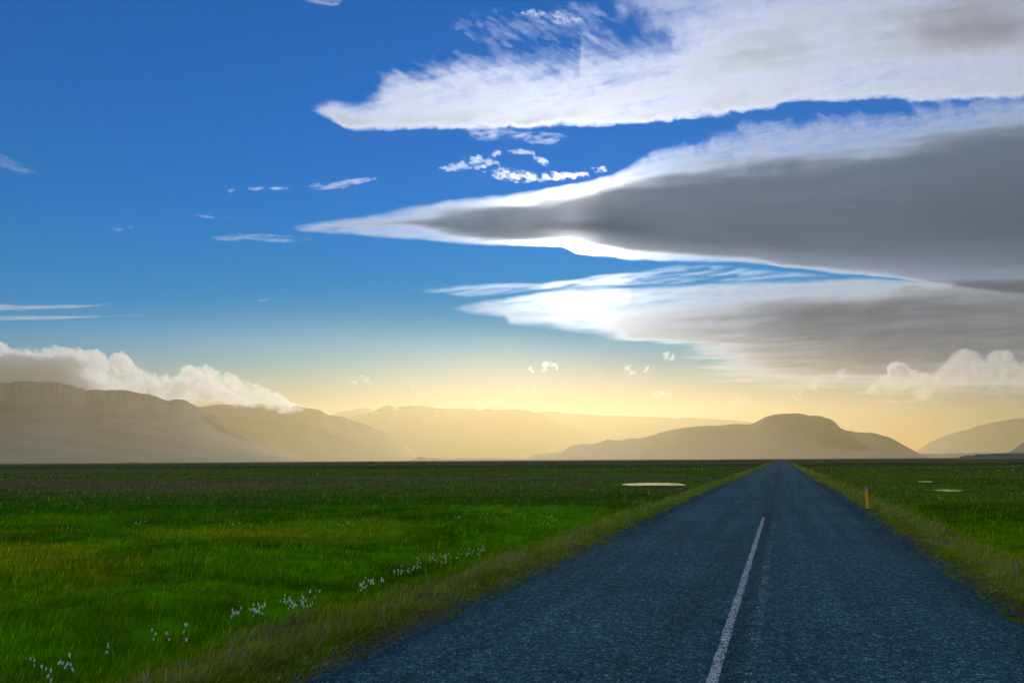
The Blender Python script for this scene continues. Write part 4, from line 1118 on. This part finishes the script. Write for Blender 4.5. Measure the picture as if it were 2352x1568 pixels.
def make_cotton(k):
    root = bpy.data.objects.new('cottongrass', None); col.objects.link(root)
    sm_, tip = stem_mesh(.33 + .03 * (k % 3), 900 + k)
    link('stem', sm_, STEM_M, root)
    hd = link('seed_head', head_mesh(940 + k), WOOL_M, root); hd.location = tip; hd.rotation_euler = (.3 * (k % 4 - 1.5), .4, k)
    return root
COTTON = [make_cotton(k) for k in range(6)]
used_c = [False] * 6
CL = [  # x0, y0, x1, y1, spread, count, label
    (78, 1510, 104, 1530, 5, 5, 'cottongrass head in the first small clump at the near corner of the meadow'),
    (142, 1512, 168, 1530, 7, 10, 'cottongrass head in the dense near clump beside the first small clump'),
    (108, 1556, 124, 1566, 3, 3, 'cottongrass head among the three lowest at the near edge of the meadow'),
    (243, 1476, 249, 1484, 3, 3, 'cottongrass head in the lone trio between the near clumps and the road'),
    (351, 1450, 357, 1460, 3, 3, 'cottongrass head in the tight trio beyond the lone trio'),
    (385, 1453, 390, 1462, 2, 2, 'cottongrass head of the single pair between two trios'),
    (416, 1448, 432, 1460, 3, 4, 'cottongrass head in the loose four nearest below the dense white patch'),
    (530, 1406, 552, 1420, 4, 8, 'cottongrass head in the sparse patch leading to the dense white patch'),
    (580, 1412, 612, 1402, 7, 18, 'cottongrass head in the dense white patch near the verge'),
    (642, 1388, 732, 1378, 13, 38, 'cottongrass head in the widest patch, next along the verge from the dense one'),
    (818, 1352, 858, 1340, 12, 24, 'cottongrass head in the round patch up the verge from the widest one'),
    (876, 1334, 881, 1342, 3, 5, 'cottongrass head in the little bunch just past the round patch'),
    (903, 1308, 947, 1306, 5, 16, 'cottongrass head at the start of the long line along the verge'),
    (942, 1300, 974, 1288, 4, 10, 'cottongrass head in the middle gap of the long line along the verge'),
    (984, 1282, 1032, 1280, 9, 26, 'cottongrass head in the thickest part of the long line along the verge'),
    (1048, 1278, 1057, 1268, 2, 5, 'cottongrass head in the thin part of the long line, past its thickest'),
    (1070, 1262, 1112, 1260, 8, 24, 'cottongrass head at the far end of the long line along the verge'),
    (1043, 1186, 1056, 1187, 2, 7, 'cottongrass head in the bright far cluster across the meadow'),
    (976, 1192, 1314, 1186, 7, 24, 'cottongrass head scattered as white specks far across the meadow'),
    (776, 1202, 803, 1202, 1, 9, 'cottongrass head in the short far row at mid-meadow'),
    (506, 1201, 592, 1202, 4, 13, 'cottongrass head in the far row at the dark band of the meadow'),
    (306, 1200, 332, 1199, 3, 8, 'cottongrass head in the far row at the meadow side away from the road'),
    (155, 1202, 159, 1204, 1, 3, 'cottongrass head in the remotest trio away from the road'),
    (1953, 1098, 2038, 1099, 2, 28, 'cottongrass head in the far white row across the road, before the pools'),
]
_rs = np.random.RandomState(77); _i = 0
for (x0, y0, x1, y1, sp, cnt, lb) in CL:
    for q in range(cnt):
        t = _rs.uniform(0, 1)
        px = x0 + (x1 - x0) * t + _rs.normal(0, sp * .6); py = y0 + (y1 - y0) * t + _rs.normal(0, sp * .6)
        zz = -.62
        for _ in range(3):
            p = on_ground(px, py, zz + .34)[0]; zz = float(height(np.array([p[0]]), np.array([p[1]]))[0])
        k = _i % 6; _i += 1
        if not used_c[k]:
            o = COTTON[k]; used_c[k] = True
        else:
            o = copy_thing(COTTON[k])
        o.location = (p[0], p[1], zz); o.rotation_euler = (0, 0, _rs.uniform(0, 6.28))
        f = _rs.uniform(.34, .66); o.scale = (f, f, _rs.uniform(.8, 1.05))
        o['label'] = lb; o['category'] = 'cottongrass'; o['group'] = 'white cottongrass heads in the meadow'
